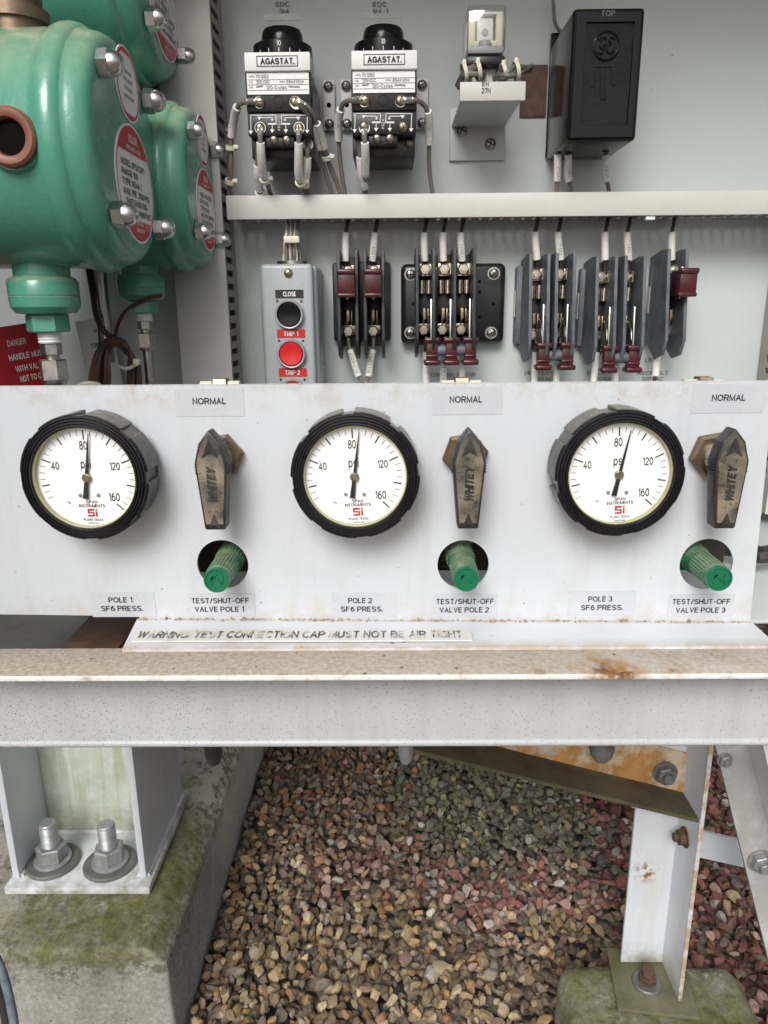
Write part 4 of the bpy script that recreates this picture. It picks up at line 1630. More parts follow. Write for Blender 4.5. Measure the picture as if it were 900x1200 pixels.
    b.lathe([(.019, .070), (.019, .081), (.022, .0815), (.022, .089), (.018, .090), (.018, .12), (0, .12)], M.Translation((-.068, -.004, 0)), 28)
    b.build('conduit_nipple', m_oldbrass, t)
    return t


s0 = switch_proto()
for i, (loc, lab) in enumerate((((-.187, .580, 1.257), 'large green pressure switch nearest the front with a brown bushing in its side'),
                                ((-.188, .700, 1.4125), 'green pressure switch cut off by the top of the picture'),
                                ((-.164, .703, 1.251), 'green pressure switch behind the large one beside the upright duct'))):
    if i == 0:
        s0.location = loc
        s0['label'] = lab
    else:
        c_ = copy_tree(s0, loc, lab)
        if i == 2:
            drop = [h for h in c_.children if h.name.startswith('conduit_hub')]
            for h in drop:
                for q_ in list(h.children):
                    bpy.data.objects.remove(q_)
                bpy.data.objects.remove(h)
            c_.scale = (.85, .85, .85)      # the rear one is a smaller size

# =================================================================== TIMING RELAYS
def relay_proto():
    o = at(327, 100, Y=YB)
    o = V((at(325, 100, Y=.70).x, YB, at(325, 100, Y=.70).z))
    t = thing('timing_relay', 'r', 'relay', o, 'timing relays with black dials')
    b = Mb()
    b.fbox(288, 83, 364.5, 131, .7035, .788, .001)
    b.build('housing', m_black, t, o)
    b = Mb()
    b.fbox(286, 60.5, 363.5, 83, .6995, .735, .0012)
    b.mi = 1
    for r_ in ((300.5, 65, 349, 66), (300.5, 77, 349, 78), (300.5, 66, 301.5, 77), (348, 66, 349, 77)):
        b.fbox(*r_, .6992, .6994)
    b.ftext('AGASTAT.', 324.8, 71.5, .6990, 6.6, 40)
    b.ftext('AGASTAT.', 325.2, 71.5, .6991, 6.6, 40)
    b.build('name_block', [m_whitecard, m_ink], t, o)
    b = Mb()
    b.fbox(289.5, 85, 362, 110.5, .7022, .7034)
    b.mi = 2
    for y in (92.8, 98.7, 105.2):
        b.fbox(290, y, 361.5, y + .45, .7018, .7021)
    b.ftext('MODEL', 295, 89.5, .7018, 2.2, 7)
    b.ftext('COIL', 294, 96.3, .7018, 2.2, 5)
    b.ftext('TIME', 294, 102.2, .7018, 2.2, 5)
    b.ftext('SERIAL', 331, 95.5, .7018, 2.0, 7)
    b.ftext('7012B2', 307, 89.3, .7017, 3.6, 15)
    b.ftext('125VDC', 308, 95.8, .7017, 3.6, 16)
    b.ftext('89441404', 345.5, 95.3, .7017, 3.4, 20)
    b.ftext('120-Cycles', 324, 102.2, .7017, 3.8, 24)
    b.fline(300, 101.5, 308, 100.6, .7017, 1.2)
    b.fline(338, 101.0, 351, 101.4, .7017, 1.2)
    b.build('rating_plate', [m_whitecard, m_ink, m_greyink], t, o)
    b = Mb()
    b.fbox(290.5, 131.5, 366, 159, .706, .787, .001)
    b.fbox(303, 158.5, 345, 172, .709, .787, .001)
    b.fbox(295, 158.5, 368, 186, .722, .787, .001)
    ptb_ = b.build('terminal_block', m_black, t, o)
    b = Mb()
    Y = .7054
    lines = [(294, 135, 323.5, 135), (294, 135, 294, 155), (323.5, 135, 323.5, 146), (303, 138, 319, 138), (319, 138, 319, 141),
             (330, 135, 360, 135), (360, 135, 360, 153), (330, 135, 330, 146), (334, 138, 350, 138), (334, 138, 334, 141),
             (314, 145.2, 323, 145.2), (330.5, 145.2, 340, 145.2), (319, 147, 319, 153), (335, 147, 335, 153)]
    for i, l_ in enumerate(lines):
        b.fline(*l_, Y, 1.7 if i in (10, 11) else .8)
    for (x, y, d) in ((294, 155, 1), (304, 138.5, 1), (349.5, 138.5, 1), (360, 154, 1), (319, 153.5, 1), (335, 153.5, 1), (319, 141, .6), (334, 141, .6)):
        p = [at(x - 2.6 * d, y - 1.8 * d, Y=Y - .0003), at(x + 2.6 * d, y - 1.8 * d, Y=Y - .0003), at(x, y + 2.4 * d, Y=Y - .0003)]
        b.add(p, [(0, 1, 2)])
    for i, s_ in enumerate(('NC', 'COM', 'NO', '3A')):
        b.ftext(s_, 327, 142.6 + i * 3.1, Y - .0003, 1.7)
    b.build('wiring_diagram', m_white, ptb_, o)
    b = Mb()
    p = at(326, 119, Y=.7034)
    b.lathe([(.0046, 0), (.0046, .0006), (.0038, .0006), (.0038, 0)], axis_matrix(p, FWD), 24)
    b.build('raised_ring', m_blackgloss, t, o)
    for i, (px, py, r_, Y) in enumerate(((304.5, 120, 6.2, .7034), (346, 120, 6.2, .7034), (305, 150, 5.8, .7058), (350.5, 150, 5.8, .7058), (321, 164, 5.2, .7088), (336, 164, 5.2, .7088), (361, 169, 4.6, .7215))):
        b = Mb()
        p = at(px, py, Y=Y)
        screw(b, p, FWD, r_ * mpp(p), True, 0, 1, [.1, 1.3, .9, 1.8, .05, .8, .4][i])
        b.build('terminal_screw', [m_brassy, m_ink], ptb_, o)
    # setting dial and knob with upright axis
    c = at(327.5, 52, Y=.726)
    c = V((c.x, .748, c.z))
    zt, zbm = at(327, 44, Y=.722).z, at(327, 61, Y=.722).z
    b = Mb()
    b.lathe([(0, zbm - .008 - c.z), (.0268, zbm - .008 - c.z), (.0268, zbm - c.z), (.0262, zt - c.z - .0008), (.0250, zt - c.z), (0, zt - c.z)], M.Translation(c), 48)
    b.mi = 1
    for a in (-40, -20, 0, 20, 40, 60, -60):
        d = V((math.sin(rad(a)), -math.cos(rad(a)), 0))
        b.box(c + d * .02665 + V((0, 0, zbm - c.z + .0018)), (.0006, .0004, .0034), rot=(0, 0, rad(a)))
    b.text('10', M.Translation((c.x, c.y - .0267, zt - .0042)) @ FR, .0040, .8)
    psd_ = b.build('setting_dial', [m_blackgloss, m_white], t, o)
    zk = at(327, 28.5, Y=.730).z
    b = Mb()
    b.lathe([(.0188, zt - c.z - .002), (.0186, zt - c.z + .004), (.0178, zk - c.z - .0025), (.0165, zk - c.z), (.012, zk - c.z + .0006), (0, zk - c.z + .0006)], M.Translation(c), 44)
    b.build('knob', m_blackgloss, psd_, o)
    # mounting ears on the back plate
    cx = o.x
    for s_ in (-1, 1):
        b = Mb()
        xx = cx + s_ * .0365
        z1, z0 = at(377, 94, Y=.795).z, at(377, 153, Y=.795).z
        b.box((xx, .7955, (z0 + z1) / 2), (.0115, .003, z1 - z0), bev=.001)
        pe_ = b.build('mounting_ear', m_whitecard, t, o)
        for zz in (z1 - .006, z0 + .005):
            b = Mb()
            screw(b, (xx, .7938, zz), FWD, .0048, True, 0, 1, random.uniform(0, 3), True)
            b.build('mounting_screw', [m_steel, m_ink], pe_, o)
        b = Mb()
        b.cyl((xx, .794, (z0 + z1) / 2), (xx, .7936, (z0 + z1) / 2), .0022)
        b.build('hole', m_dark, t, o)
    return t


r0 = relay_proto()
r0['label'] = 'left timing relay of the pair, black with white name block, beside the upright duct'
r1 = copy_tree(r0, (at(449.5, 98.5, Y=.70).x, YB, r0.location.z + (at(449.5, 98.5, Y=.70).z - at(449.5, 98.9, Y=.70).z)),
               'right timing relay of the pair, black with white name block, nearer the clear relay')

# =================================================================== CLEAR RELAY ON BRACKET
o = V((at(560, 120, Y=YB).x, YB, at(560, 188, Y=YB).z))
t = thing('relay_bracket', 'grey steel bracket shelf labelled 27N carrying the clear relay', 'bracket', o)
xl, xr_ = at(539, 118, Y=.70).x, at(616, 118, Y=.70).x
zs = at(577, 118, Y=.70).z
b = Mb()
b.fbox(527, 126, 592, 188, .7955, .7985, .0008)
b.build('back_plate', m_cab, t, o)
b = Mb()
b.box(((xl + xr_) / 2 - .0015, .749, zs + .001), (xr_ - xl - .004, .095, .0022), bev=.0006)
b.build('shelf', m_cab, t, o)
b = Mb()
b.fbox(539, 95.5, 616, 118, .6985, .701, .0006)
b.mi = 1
b.ftext('EN', 569, 98.3, .6981, 4.5, 8)
b.ftext('27N', 569.5, 106, .6981, 5.6, 11)
b.build('front_lip', [m_duct, m_ink], t, o)
for (px, py) in ((541, 153), (574.5, 169)):
    b = Mb()
    p = at(px, py, Y=.7955)
    screw(b, p, FWD, .0056, True, 0, 1, 1.1, True)
    b.build('screw', [m_steel, m_ink], t, o)

o = V((at(570, 70, Y=.74).x, .742, zs + .0025))
t = thing('plug_in_relay', 'small relay with a clear plastic cover and cream contacts standing on the 27N bracket', 'relay', o)
xa, xb = at(547.5, 40, Y=.718).x, at(593, 40, Y=.718).x
ztop, zbase = at(570, 6, Y=.718).z, at(570, 66, Y=.718).z
b = Mb()
b.box(((xa + xb) / 2, .741, zbase - .003), (xb - xa, .046, .0075), bev=.0015)
b.build('base', m_black, t, o)
b = Mb()
b.box(((xa + xb) / 2, .746, (zbase - .006 + zs + .0025) / 2), (xb - xa - .012, .036, zbase - .006 - zs - .0025), bev=.0015)
b.build('socket', m_duct, t, o)
b = Mb()
b.box(((xa + xb) / 2, .741, (ztop + zbase + .0045) / 2), (xb - xa, .046, ztop - zbase - .003), bev=.0022)
b.build('cover', m_clear, t, o)
b = Mb()
cx = (xa + xb) / 2
hh = ztop - zbase
b.box((cx - .0118, .731, zbase + hh * .56), (.0060, .012, hh * .66), bev=.001)
b.box((cx + .0118, .731, zbase + hh * .56), (.0060, .012, hh * .66), bev=.001)
b.box((cx - .0085, .7265, zbase + hh * .30), (.006, .003, hh * .14), bev=.001)
b.box((cx + .0085, .7265, zbase + hh * .30), (.006, .003, hh * .14), bev=.001)
b.build('contact_carrier', m_cream, t, o)
b = Mb()
b.box((cx, .735, zbase + hh * .17), (.031, .026, hh * .16), bev=.001)
b.cyl((cx, .7312, zbase + hh * .58), (cx, .7300, zbase + hh * .58), .0026)
b.cyl((cx, .734, zbase + hh * .26), (cx, .734, zbase + hh * .42), .0055)
b.build('coil_frame', m_stationgrey, t, o)
b = Mb()
b.box((cx, .7495, zbase + hh * .5), (.033, .006, hh * .9), bev=.001)
b.box((cx, .7335, zbase + hh * .62), (.0145, .0045, hh * .52), bev=.001)
b.box((cx, .738, zbase + hh * .93), (.030, .022, hh * .06), bev=.001)
b.build('yoke', m_whitecard, t, o)

# =================================================================== BLACK METER BOX
o = V((at(709, 90, Y=.70).x, YB, at(709, 165, Y=.70).z))
t = thing('auxiliary_relay_box', 'glossy black rectangular relay box with a round emblem and TOP on its face', 'relay box', o)
b = Mb()
b.fbox(668.5, 8.5, 751, 165, .7035, .793, .0035, 3)
b.build('case', m_blackgloss, t, o)
b = Mb()
x0, x1 = at(668.5, 86, Y=.70).x, at(751, 86, Y=.70).x
z1, z0 = at(709, 8.5, Y=.70).z, at(709, 165, Y=.70).z
xi0, xi1 = at(684, 86, Y=.70).x, at(740, 86, Y=.70).x
zi1, zi0 = at(709, 25, Y=.70).z, at(709, 146.5, Y=.70).z
e_ = .0012
b.fill([(x0 + .003, z0 + .003), (x1 - .003, z0 + .003), (x1 - .003, z1 - .003), (x0 + .003, z1 - .003)], [[(xi0, zi0), (xi0, zi1), (xi1, zi1), (xi1, zi0)]], .0030, M.Translation((0, .7022, 0)) @ FR)
b.build('front_frame', m_blackgloss, t, o)
b = Mb()
b.box(((xi0 + xi1) / 2, .7030, (zi0 + zi1) / 2), (xi1 - xi0 - .001, .0012, zi1 - zi0 - .001))
b.build('textured_inset', m_blacktex, t, o)
b = Mb()
p = at(710.5, 54, Y=.7024)
k_ = mpp(p)
R_ = 15.8 * k_
b.lathe([(R_, 0), (R_, .0010), (R_ * .92, .0014), (R_ * .85, .0010), (R_ * .84, .0004), (0, .0004)], axis_matrix(p, FWD), 48)
mx = M.Translation(p + FWD * .0008) @ FR @ M.Scale(R_, 4)
def curl(pts, r=.05):
    b.tube([mx @ V((x, y, .03)) for x, y in pts], r * R_, 6, 6)
# two flowing script letters, and four curls on the rim
curl([(-.06, .36), (-.16, .52), (-.34, .48), (-.46, .24), (-.46, -.06), (-.34, -.22), (-.18, -.14), (-.10, .06), (-.12, -.16), (-.20, -.40), (-.38, -.54), (-.52, -.44)], .055)
curl([(-.26, .02), (-.10, .08), (.02, .02)], .05)
curl([(.50, .40), (.38, .54), (.20, .44), (.18, .24), (.34, .12), (.16, .04), (.04, -.18), (.12, -.42), (.34, -.48), (.52, -.30), (.56, -.10)], .055)
for a in (45, 135, 225, 315):
    ca, sa = math.cos(rad(a)), math.sin(rad(a))
    curl([(ca * .74 - sa * .2, sa * .74 + ca * .2), (ca * .66, sa * .66), (ca * .76 + sa * .14, sa * .76 - ca * .14)], .04)
b.build('emblem', m_blackgloss, t, o)
b = Mb()
Y = .7022
for l_ in ((697, 78, 697, 99), (697, 78, 717, 78), (717, 78, 717, 99), (717, 99, 721, 99), (691, 101, 697, 101), (704, 80, 704, 116), (709, 80, 709, 116), (704, 116, 710, 116)):
    b.fline(*l_, Y, 1.1, .0012)
b.build('embossed_mark', m_blackgloss, t, o)
b = Mb()
b.ftext('TOP', 713, 15.5, .7005, 6.0, 16)
b.build('raised_lettering', mat('worn_black_plastic', (.10, .10, .10), .4, var=.2), t, o)
b = Mb()
b.fbox(643, 38, 662, 184, .7935, .799, .001)
b.build('mounting_flange', m_blackgloss, t, o)
b = Mb()
p = at(652, 54, Y=.793)
b.cyl(p + V((0, .0004, 0)), p + FWD * .0002, .0045)
b.build('slot', m_dark, t, o)

# hook fastener patch
b = Mb()
b.fbox(610, 75.5, 641, 137, .7972, .7996, .0008)
o = V((at(625, 106, Y=YB).x, YB, at(625, 137, Y=YB).z))
ob = b.build('fastener_patch', m_velcro, origin=o)
tag(ob, 'fuzzy dark brown fastener patch stuck to the back panel beside the black box', 'fastener patch')

# =================================================================== PUSH BUTTON STATION
o = V((at(336, 380, Y=.71).x, YB, at(336, 450, Y=.71).z - .04))
t = thing('push_button_station', 'grey push button box with one black CLOSE button and red TRIP buttons', 'push button box', o)
YS = .722
xa, xb = at(307.5, 380, Y=YS).x, at(368, 380, Y=YS).x
zt_, zb_ = at(336, 309, Y=YS).z, at(336, 309, Y=YS).z - .185
b = Mb()
b.box(((xa + xb) / 2, (YS + .012 + .798) / 2, (zt_ + zb_) / 2 - .0005), (xb - xa + .006, .798 - YS - .012, zt_ - zb_ - .001), bev=.004, seg=3)
b.build('box', m_stationgrey, t, o)
b = Mb()
b.box(((xa + xb) / 2, YS + .0065, (zt_ + zb_) / 2), (xb - xa, .013, zt_ - zb_), bev=.004, seg=4)
b.build('cover', m_stationgrey, t, o)
b = Mb()
p = at(338, 320, Y=YS)
screw(b, p, FWD, 5.2 * mpp(p), True, 0, 1, .9)
b.build('cover_screw', [m_brassy, m_ink], t, o)
def legend(px, py, txt, m_):
    b = Mb()
    b.fbox(px - 17, py - 5.8, px + 17, py + 20, YS - .0006, YS - .0001, .0002, 1)
    b.mi = 1
    b.fbox(px - 16.3, py - 5.0, px + 16.3, py + 4.8, YS - .0012, YS - .0007)
    b.mi = 2
    b.ftext(txt, px, py, YS - .0015, 5.4, 15 if txt == 'CLOSE' else 17)
    b.mi = 3
    for s_ in (-1, 1):
        b.fcyl(px + s_ * 14, py + 8.5, 1.4, YS - .0010, YS - .0006)
    b.build('legend_plate', [m_stationgrey, m_, m_white, m_ink], t, o)
def button(px, py, m_, nm):
    b = Mb()
    p = at(px, py, Y=YS - .001)
    k_ = mpp(p)
    b.lathe([(17 * k_, 0), (16.5 * k_, .005), (15.6 * k_, .0068), (14.4 * k_, .0066), (13.9 * k_, .004)], axis_matrix(V((p.x, YS - .0008, p.z)), FWD), 40)
    rg_ = b.build('bezel', m_nut if False else mat('bezel_grey', (.42, .43, .43), .35, .3), t, o)
    b = Mb()
    b.lathe([(13.7 * k_, 0), (13.6 * k_, .0062), (12.6 * k_, .0078), (6 * k_, .0072), (0, .0068)], axis_matrix(V((p.x, YS - .0008, p.z)), FWD), 40)
    ob = b.build('button', m_, t, o)
    ob['label'] = nm
legend(339, 344.5, 'CLOSE', m_ink)
button(339.5, 368.5, m_blackgloss, 'black CLOSE button')
legend(341, 391, 'TRIP 1', m_redplate)
button(342, 414.5, m_redbtn, 'red TRIP 1 button')
legend(343, 436.5, 'TRIP 2', m_redplate)
button(344, 460.5, m_redbtn, 'red TRIP 2 button half hidden by the panel')
b = Mb()
b.cyl((at(342, 306, Y=.755).x, .758, zt_ - .002), (at(342, 306, Y=.755).x, .758, zt_ + .004), .0150)
b.build('conduit_collar', m_steel, t, o)

# =================================================================== FUSE BLOCKS
def pole_parts(t, x, closed, mfr):
    """one fused pole; local coordinates: x right, -y forwards, z up"""
    b = Mb()
    b.box((x, -.010, 0), (.0135, .016, .088), bev=.001)
    b.box((x, -.019, -.004), (.012, .004, .020), bev=.0008)
    t = b.build('pole_base', m_slateblk, t)
    # upper terminal and clip
    b = Mb()
    b.box((x, -.0205, .0295), (.0125, .004, .0115), bev=.0005)
    b.hexa((x, -.0225, .0298), (x, -.0270, .0298), .0060)
    b.cyl((x, -.0265, .0298), (x, -.0295, .0298), .0026)
    b.box((x + .0058, -.027, .0298), (.0009, .010, .0105))
    b.build('terminal', m_clip, t)
    b = Mb()
    for s_ in (-1, 1):
        b.cyl((x + s_ * .0035, -.0275, .0062), (x + s_ * .0035, -.0275, .0196), .0032, bev=.0006)
        b.box((x + s_ * .0034, -.0215, .0132), (.0045, .006, .0115))
    b.build('jaw_clip', m_clip, t)
    # lower terminal and hinge
    b = Mb()
    b.box((x, -.0205, -.0275), (.0125, .004, .0095), bev=.0005)
    b.hexa((x - .0012, -.0225, -.0285), (x - .0012, -.0270, -.0285), .0058)
    b.cyl((x - .0012, -.0265, -.0285), (x - .0012, -.029, -.0285), .0025)
    b.build('terminal', m_clip, t)
    b = Mb()
    b.box((x - .0018, -.025, -.0150), (.0015, .013, .014), bev=.0005)
    b.box((x + .0030, -.025, -.0150), (.0015, .013, .014), bev=.0005)
    b.lathe([(0, 0), (.0036, 0), (.0036, .0012), (0, .0018)], axis_matrix((x - .0008, -.0315, -.0130), FWD) @ M.Diagonal((.5, 1.6, 1, 1)), 16)
    b.build('hinge', m_brassy, t)
    if closed:
        b = Mb()
        b.box((x, -.041, .017), (.0028, .016, .030), bev=.0005)
        b.build('blade', m_clip, t)
        b = Mb()
        b.box((x, -.053, .0165), (.0165, .026, .024), bev=.0014)
        b.box((x, -.0635, .0275), (.0178, .009, .0052), bev=.0018, seg=3)
        b.box((x, -.0635, .0060), (.0178, .007, .0042), bev=.0015, seg=3)
        b.build('handle', m_maroon, t)
    else:
        b = Mb()
        b.tube([(x + .0052, -.030, -.012), (x + .0052, -.042, -.022), (x + .0052, -.050, -.042)], .0011, 8, 4)
        b.box((x + .0052, -.048, -.021), (.0017, .0045, .044), rot=(rad(-6), 0, 0), bev=.0004)
        b.build('blade', m_nut, t)
        b = Mb()
        hz = -.0485
        hx = x + .0060
        b.box((hx, -.050, hz), (.0115, .012, .021), bev=.0012)
        for dz in (.0108, -.0108):
            b.box((hx, -.0515, hz + dz), (.0162, .0150, .0054), bev=.0020, seg=3)
        b.box((hx, -.0545, hz - .0045), (.0120, .0050, .0022), bev=.0008)
        b.build('handle', m_maroon, t)


def barrier(t, x, m_, zt=.0485, zb=-.048, deep=.062, tip=.0):
    b = Mb()
    poly = [(0, -.044), (0, .044), (.030, zt), (deep - .014, zt), (deep, zb + .012 + tip), (deep - .008, zb - .003 + tip), (.034, zb - .0075), (.012, zb + .004)]
    mx = M(((0, 0, 1, 0), (-1, 0, 0, 0), (0, 1, 0, 0), (0, 0, 0, 1)))
    b.prism(poly, x - .0016, x + .0016, mx, bev=.0005, seg=1)
    b.build('barrier', m_, t)


def fuse_block(px_poles, Yp, label, closed, m_bar, bars_px, flange=True, zc=360, tie=True, plate=None, cat='fuse block'):
    X = [at(p, 360, Y=Yp).x for p in px_poles]
    cx = sum(X) / len(X)
    o = V((cx, YB, at(px_poles[0], zc, Y=Yp).z))
    t = thing('fuse_block', label, cat, o, 'fuse blocks with maroon handles in the lower row')
    if plate:
        x0, y0, x1, y1 = plate
        b = Mb()
        b.fbox(x0, y0, x1, y1, .782, .799, .006, 3)
        pl = b.build('base_plate', m_black, t, o)
        b = Mb()
        for (px, py) in ((562, 330), (562, 342), (562, 372), (484, 356), (578, 356)):
            b.fcyl(px, py, 1.8, .7816, .7822)
        b.build('hole', m_dark, t, o)
        for i, (px, py) in enumerate(((481, 321.5), (578.5, 320.5), (481, 390), (575.5, 390))):
            b = Mb()
            p = at(px, py, Y=.782)
            b.lathe([(.0062, 0), (.0062, .0008), (.0045, .0008)], axis_matrix(p, FWD), 20)
            screw(b, p + FWD * .0004, FWD, .0050, True, 0, 1, i * .7, True)
            b.build('screw', [m_steel, m_ink], t, o)
    else:
        b = Mb()
        w = X[-1] - X[0]
        b.box((0, -.006, 0), (w + .034, .012, .078), bev=.003)
        b.build('base', m_bar, t)
        b = Mb()
        b.box((-w / 2 - .0172, -.0075, .002), (.0006, .006, .026))
        b.build('rating_label', m_duct, t)
    for x in X:
        pole_parts(t, x - cx, closed, m_bar)
    for bp in bars_px:
        barrier(t, at(bp, 360, Y=YB - .058).x - cx, m_bar)
    if tie and not closed and len(X) > 1:
        b = Mb()
        b.cyl((X[0] - cx + .010, -.050, -.0475), (X[-1] - cx + .002, -.050, -.0475), .0055)
        b.build('tie_bar', m_slate, t)
    return t


fuse_block([408, 438], .762, 'black two pole fuse block with closed maroon handles beside the push button box', True, m_slateblk, [397, 418, 428, 449], zc=354)
fuse_block([499, 521.5, 544], .757, 'three pole fuse block on a black square base plate with open handles', False, m_slateblk, [489, 508.5, 533, 556], zc=352, plate=(470, 308.5, 592, 403))
fuse_block([630.5, 658.5], .755, 'grey two pole open fuse block right of the black base plate, over HEATERS', False, m_slate, [622, 643, 652.5, 673], zc=358)
fuse_block([708, 737], .755, 'grey two pole open fuse block over CONTACTOR, between two other grey blocks', False, m_slate, [700, 722, 733.5, 755.5], zc=361)
fb5 = fuse_block([796], .752, 'grey single pole fuse block with a closed maroon handle at the right end', True, m_slate, [783, 804], zc=353)

# =================================================================== WIRES
def wire(pts, r, label, sleeves=(), m_=None, lug=None, name='wire', cat='wire', group='marked control wires', ties=(), texts=True, sl_r=1.75):
    P_ = [at(px, py, Y=Y) for (px, py, Y) in pts]
    t = thing(name, label, cat, P_[0], group)
    o = P_[0].copy()
    path = catmull(P_, 8)
    b = Mb()
    b.tube(path, r, 8, smooth=False)
    b.build('insulation', m_ or m_wire, t, o)
    L = [0.]
    for a, c in zip(path, path[1:]):
        L.append(L[-1] + (c - a).length)

    def pos(s_):
        s_ *= L[-1]
        for i in range(len(L) - 1):
            if L[i + 1] >= s_:
                return path[i].lerp(path[i + 1], (s_ - L[i]) / max(1e-9, L[i + 1] - L[i]))
        return path[-1]
    for (s0_, s1_) in sleeves:
        b = Mb()
        sp = [pos(s0_ + (s1_ - s0_) * i / 6) for i in range(7)]
        rr = r * sl_r
        b.tube(sp, rr, 12, smooth=False)
        if texts:
            b.mi = 1
            c = (sp[0] + sp[-1]) / 2
            d = (sp[-1] - sp[0])
            ln = d.length
            ang = math.atan2(d.z, d.x)
            s_ = random.Random(int(abs(c.x) * 1e5)).choice(('ECL1-DCL1', 'DCL1-ECL1', 'ECL7-DCL', 'EC2-ECL1', 'ECB-ECL8'))
            w = text_mesh(s_)[2]
            cap = rr * .75
            b.text(s_, M.Translation(pos((s0_ + s1_) / 2) + FWD * (rr + .0003)) @ FR @ M.Rotation(ang + math.pi, 4, 'Z'), cap, ln * .74 / (w * cap / .73))
        b.build('marker_sleeve', [m_sleeve, m_greyink], t, o)
    for s_ in ties:
        b = Mb()
        c, c2 = pos(s_), pos(min(1, s_ + .02))
        d = (c2 - c).normalized()
        b.lathe([(r * 1.5, -.0018), (r * 2.4, -.0018), (r * 2.4, .0018), (r * 1.5, .0018)], axis_matrix(c, d), 14)
        b.box(c + V((r * 2.4, -r * 1.2, 0)), (.005, .003, .0035), bev=.0006)
        b.build('cable_tie', m_nylon, t, o)
    if lug:
        b = Mb()
        d = (pos(.05) - P_[0]).normalized()
        b.tube([P_[0] + d * .0035, pos(.10)], r * 1.22, 10, 3)
        b.box(P_[0] + d * .0045, (.0052, .0010, .0052), rot=(0, -math.atan2(d.z, d.x), 0), bev=.0003)
        b.lathe([(.0018, -.0005), (.0048, -.0005), (.0048, .0005), (.0018, .0005)], axis_matrix(P_[0], FWD), 18)
        b.build('ring_lug', m_steel, t, o)
    return t


W = .0021
Yt = .7030
# left relay
wire([(304, 120, Yt), (290, 119, .700), (279, 124, .710), (274, 140, .725), (271, 165, .735), (271, 195, .742), (268, 232, .756)], W,
     'grey wire curving from the upper left terminal of the left timing relay', [(.24, .52)], lug=True, ties=(.60, .86))
wire([(346, 120, Yt), (358, 123, .700), (368, 137, .708), (378, 165, .728), (384, 188, .740), (394, 212, .750), (402, 236, .758)], W,
     'grey wire from the upper right terminal of the left timing relay, upper of two', [(.28, .52)], lug=True, ties=(.60,))
wire([(347, 121, .7018), (356, 126, .702), (364, 142, .711), (372, 165, .728), (378, 190, .741), (385, 214, .750), (392, 236, .758)], W,
     'grey wire from the upper right terminal of the left timing relay, lower of two', [(.26, .50)], lug=True)
wire([(305, 150, .7054), (305, 160, .702), (306, 180, .708), (308, 202, .722), (314, 218, .74), (320, 236, .757)], W,
     'grey wire hanging from the left screw of the left timing relay', [(.16, .58)], lug=True, ties=(.62,))
wire([(303, 163, .716), (302, 185, .722), (302, 205, .73), (304, 222, .745), (308, 236, .757)], W,
     'grey wire behind the left hanging wire of the left timing relay', [(.35, .78)], lug=False, ties=(.84,))
wire([(350.5, 150, .7054), (350, 160, .702), (350, 180, .708), (350, 206, .722), (356, 220, .74), (364, 236, .757)], W,
     'grey wire hanging from the right screw of the left timing relay', [(.16, .6)], lug=True, ties=(.64,))
wire([(361, 169, .7210), (360, 178, .717), (360, 196, .722), (358, 214, .735), (362, 236, .757)], W,
     'short grey wire at the lower right corner of the left timing relay', [(.2, .66)], lug=True)
# right relay
wire([(427, 118.5, Yt), (414, 117, .700), (402, 122, .708), (397, 140, .722), (397, 165, .735), (400, 200, .747), (406, 236, .758)], W,
     'grey wire curving from the upper left terminal of the right timing relay', [(.26, .52)], lug=True)
wire([(469.5, 118.5, Yt), (483, 117, .700), (495, 121, .708), (502, 134, .716), (503, 160, .732), (503, 195, .746), (508, 236, .758)], W,
     'grey wire curving from the upper right terminal of the right timing relay', [(.28, .55)], lug=True)
wire([(427, 150, .7054), (427, 160, .702), (428, 175, .706), (428, 200, .722), (427, 218, .742), (428, 236, .757)], W,
     'grey wire hanging from the left screw of the right timing relay', [(.16, .56)], lug=True)
wire([(421, 164, .716), (422, 185, .722), (424, 208, .733), (428, 222, .745), (430, 236, .757)], W,
     'grey wire behind the hanging wire of the right timing relay', [(.22, .72)], lug=False)
# meter box
for i, (px, lab) in enumerate(((653.5, 'left'), (666, 'middle'), (710, 'right'))):
    wire([(px - 1, 172, .755), (px, 186, .758), (px - .5, 205, .762), (px + (3 if i else -1), 220, .765), (px + (4 if i else -2), 236, .767)], W * .95,
         'grey wire under the black relay box, the %s of three' % lab, [(.14, .62)])
wire([(648, -6, .785), (649, 14, .785), (651, 28, .787), (657, 37, .79), (664, 36, .79)], .0017, 'bare grey wire looping behind the top of the black relay box', [], group=None)
# control wires twisted round the clear relay's base
def harness(px, lab, seed):
    rg_ = random.Random(seed)
    p0 = at(px[0], px[1], Y=.725)
    t = thing('wire_bundle', lab, 'wire bundle', p0, 'tied wire bundles beside the clear relay')
    for j in range(6):
        b = Mb()
        b.tube([at(px[0] + rg_.uniform(-2, 2), px[1] + rg_.uniform(-4, 4), Y=.75), at(px[2] + rg_.uniform(-3, 3), px[3] + rg_.uniform(-6, 6), Y=.706 + rg_.uniform(0, .008)),
                at(px[4] + rg_.uniform(-3, 3), px[5] + rg_.uniform(-5, 5), Y=.706 + rg_.uniform(0, .008)), at(px[6] + rg_.uniform(-2, 2), px[7] + rg_.uniform(-4, 4), Y=.74)], .0022, 8, 8)
        b.build('wire', m_wire, t, p0)
    for f_ in (2, 4):
        b = Mb()
        b.lathe([(.0066, -.0016), (.0078, -.0016), (.0078, .0016), (.0066, .0016)], axis_matrix(at(px[f_], px[f_ + 1], Y=.709), (1, .1, .25)), 16)
        b.box(at(px[f_], px[f_ + 1] - 10, Y=.709), (.0035, .004, .007), bev=.0008)
        b.build('cable_tie', m_nylon, t, p0)


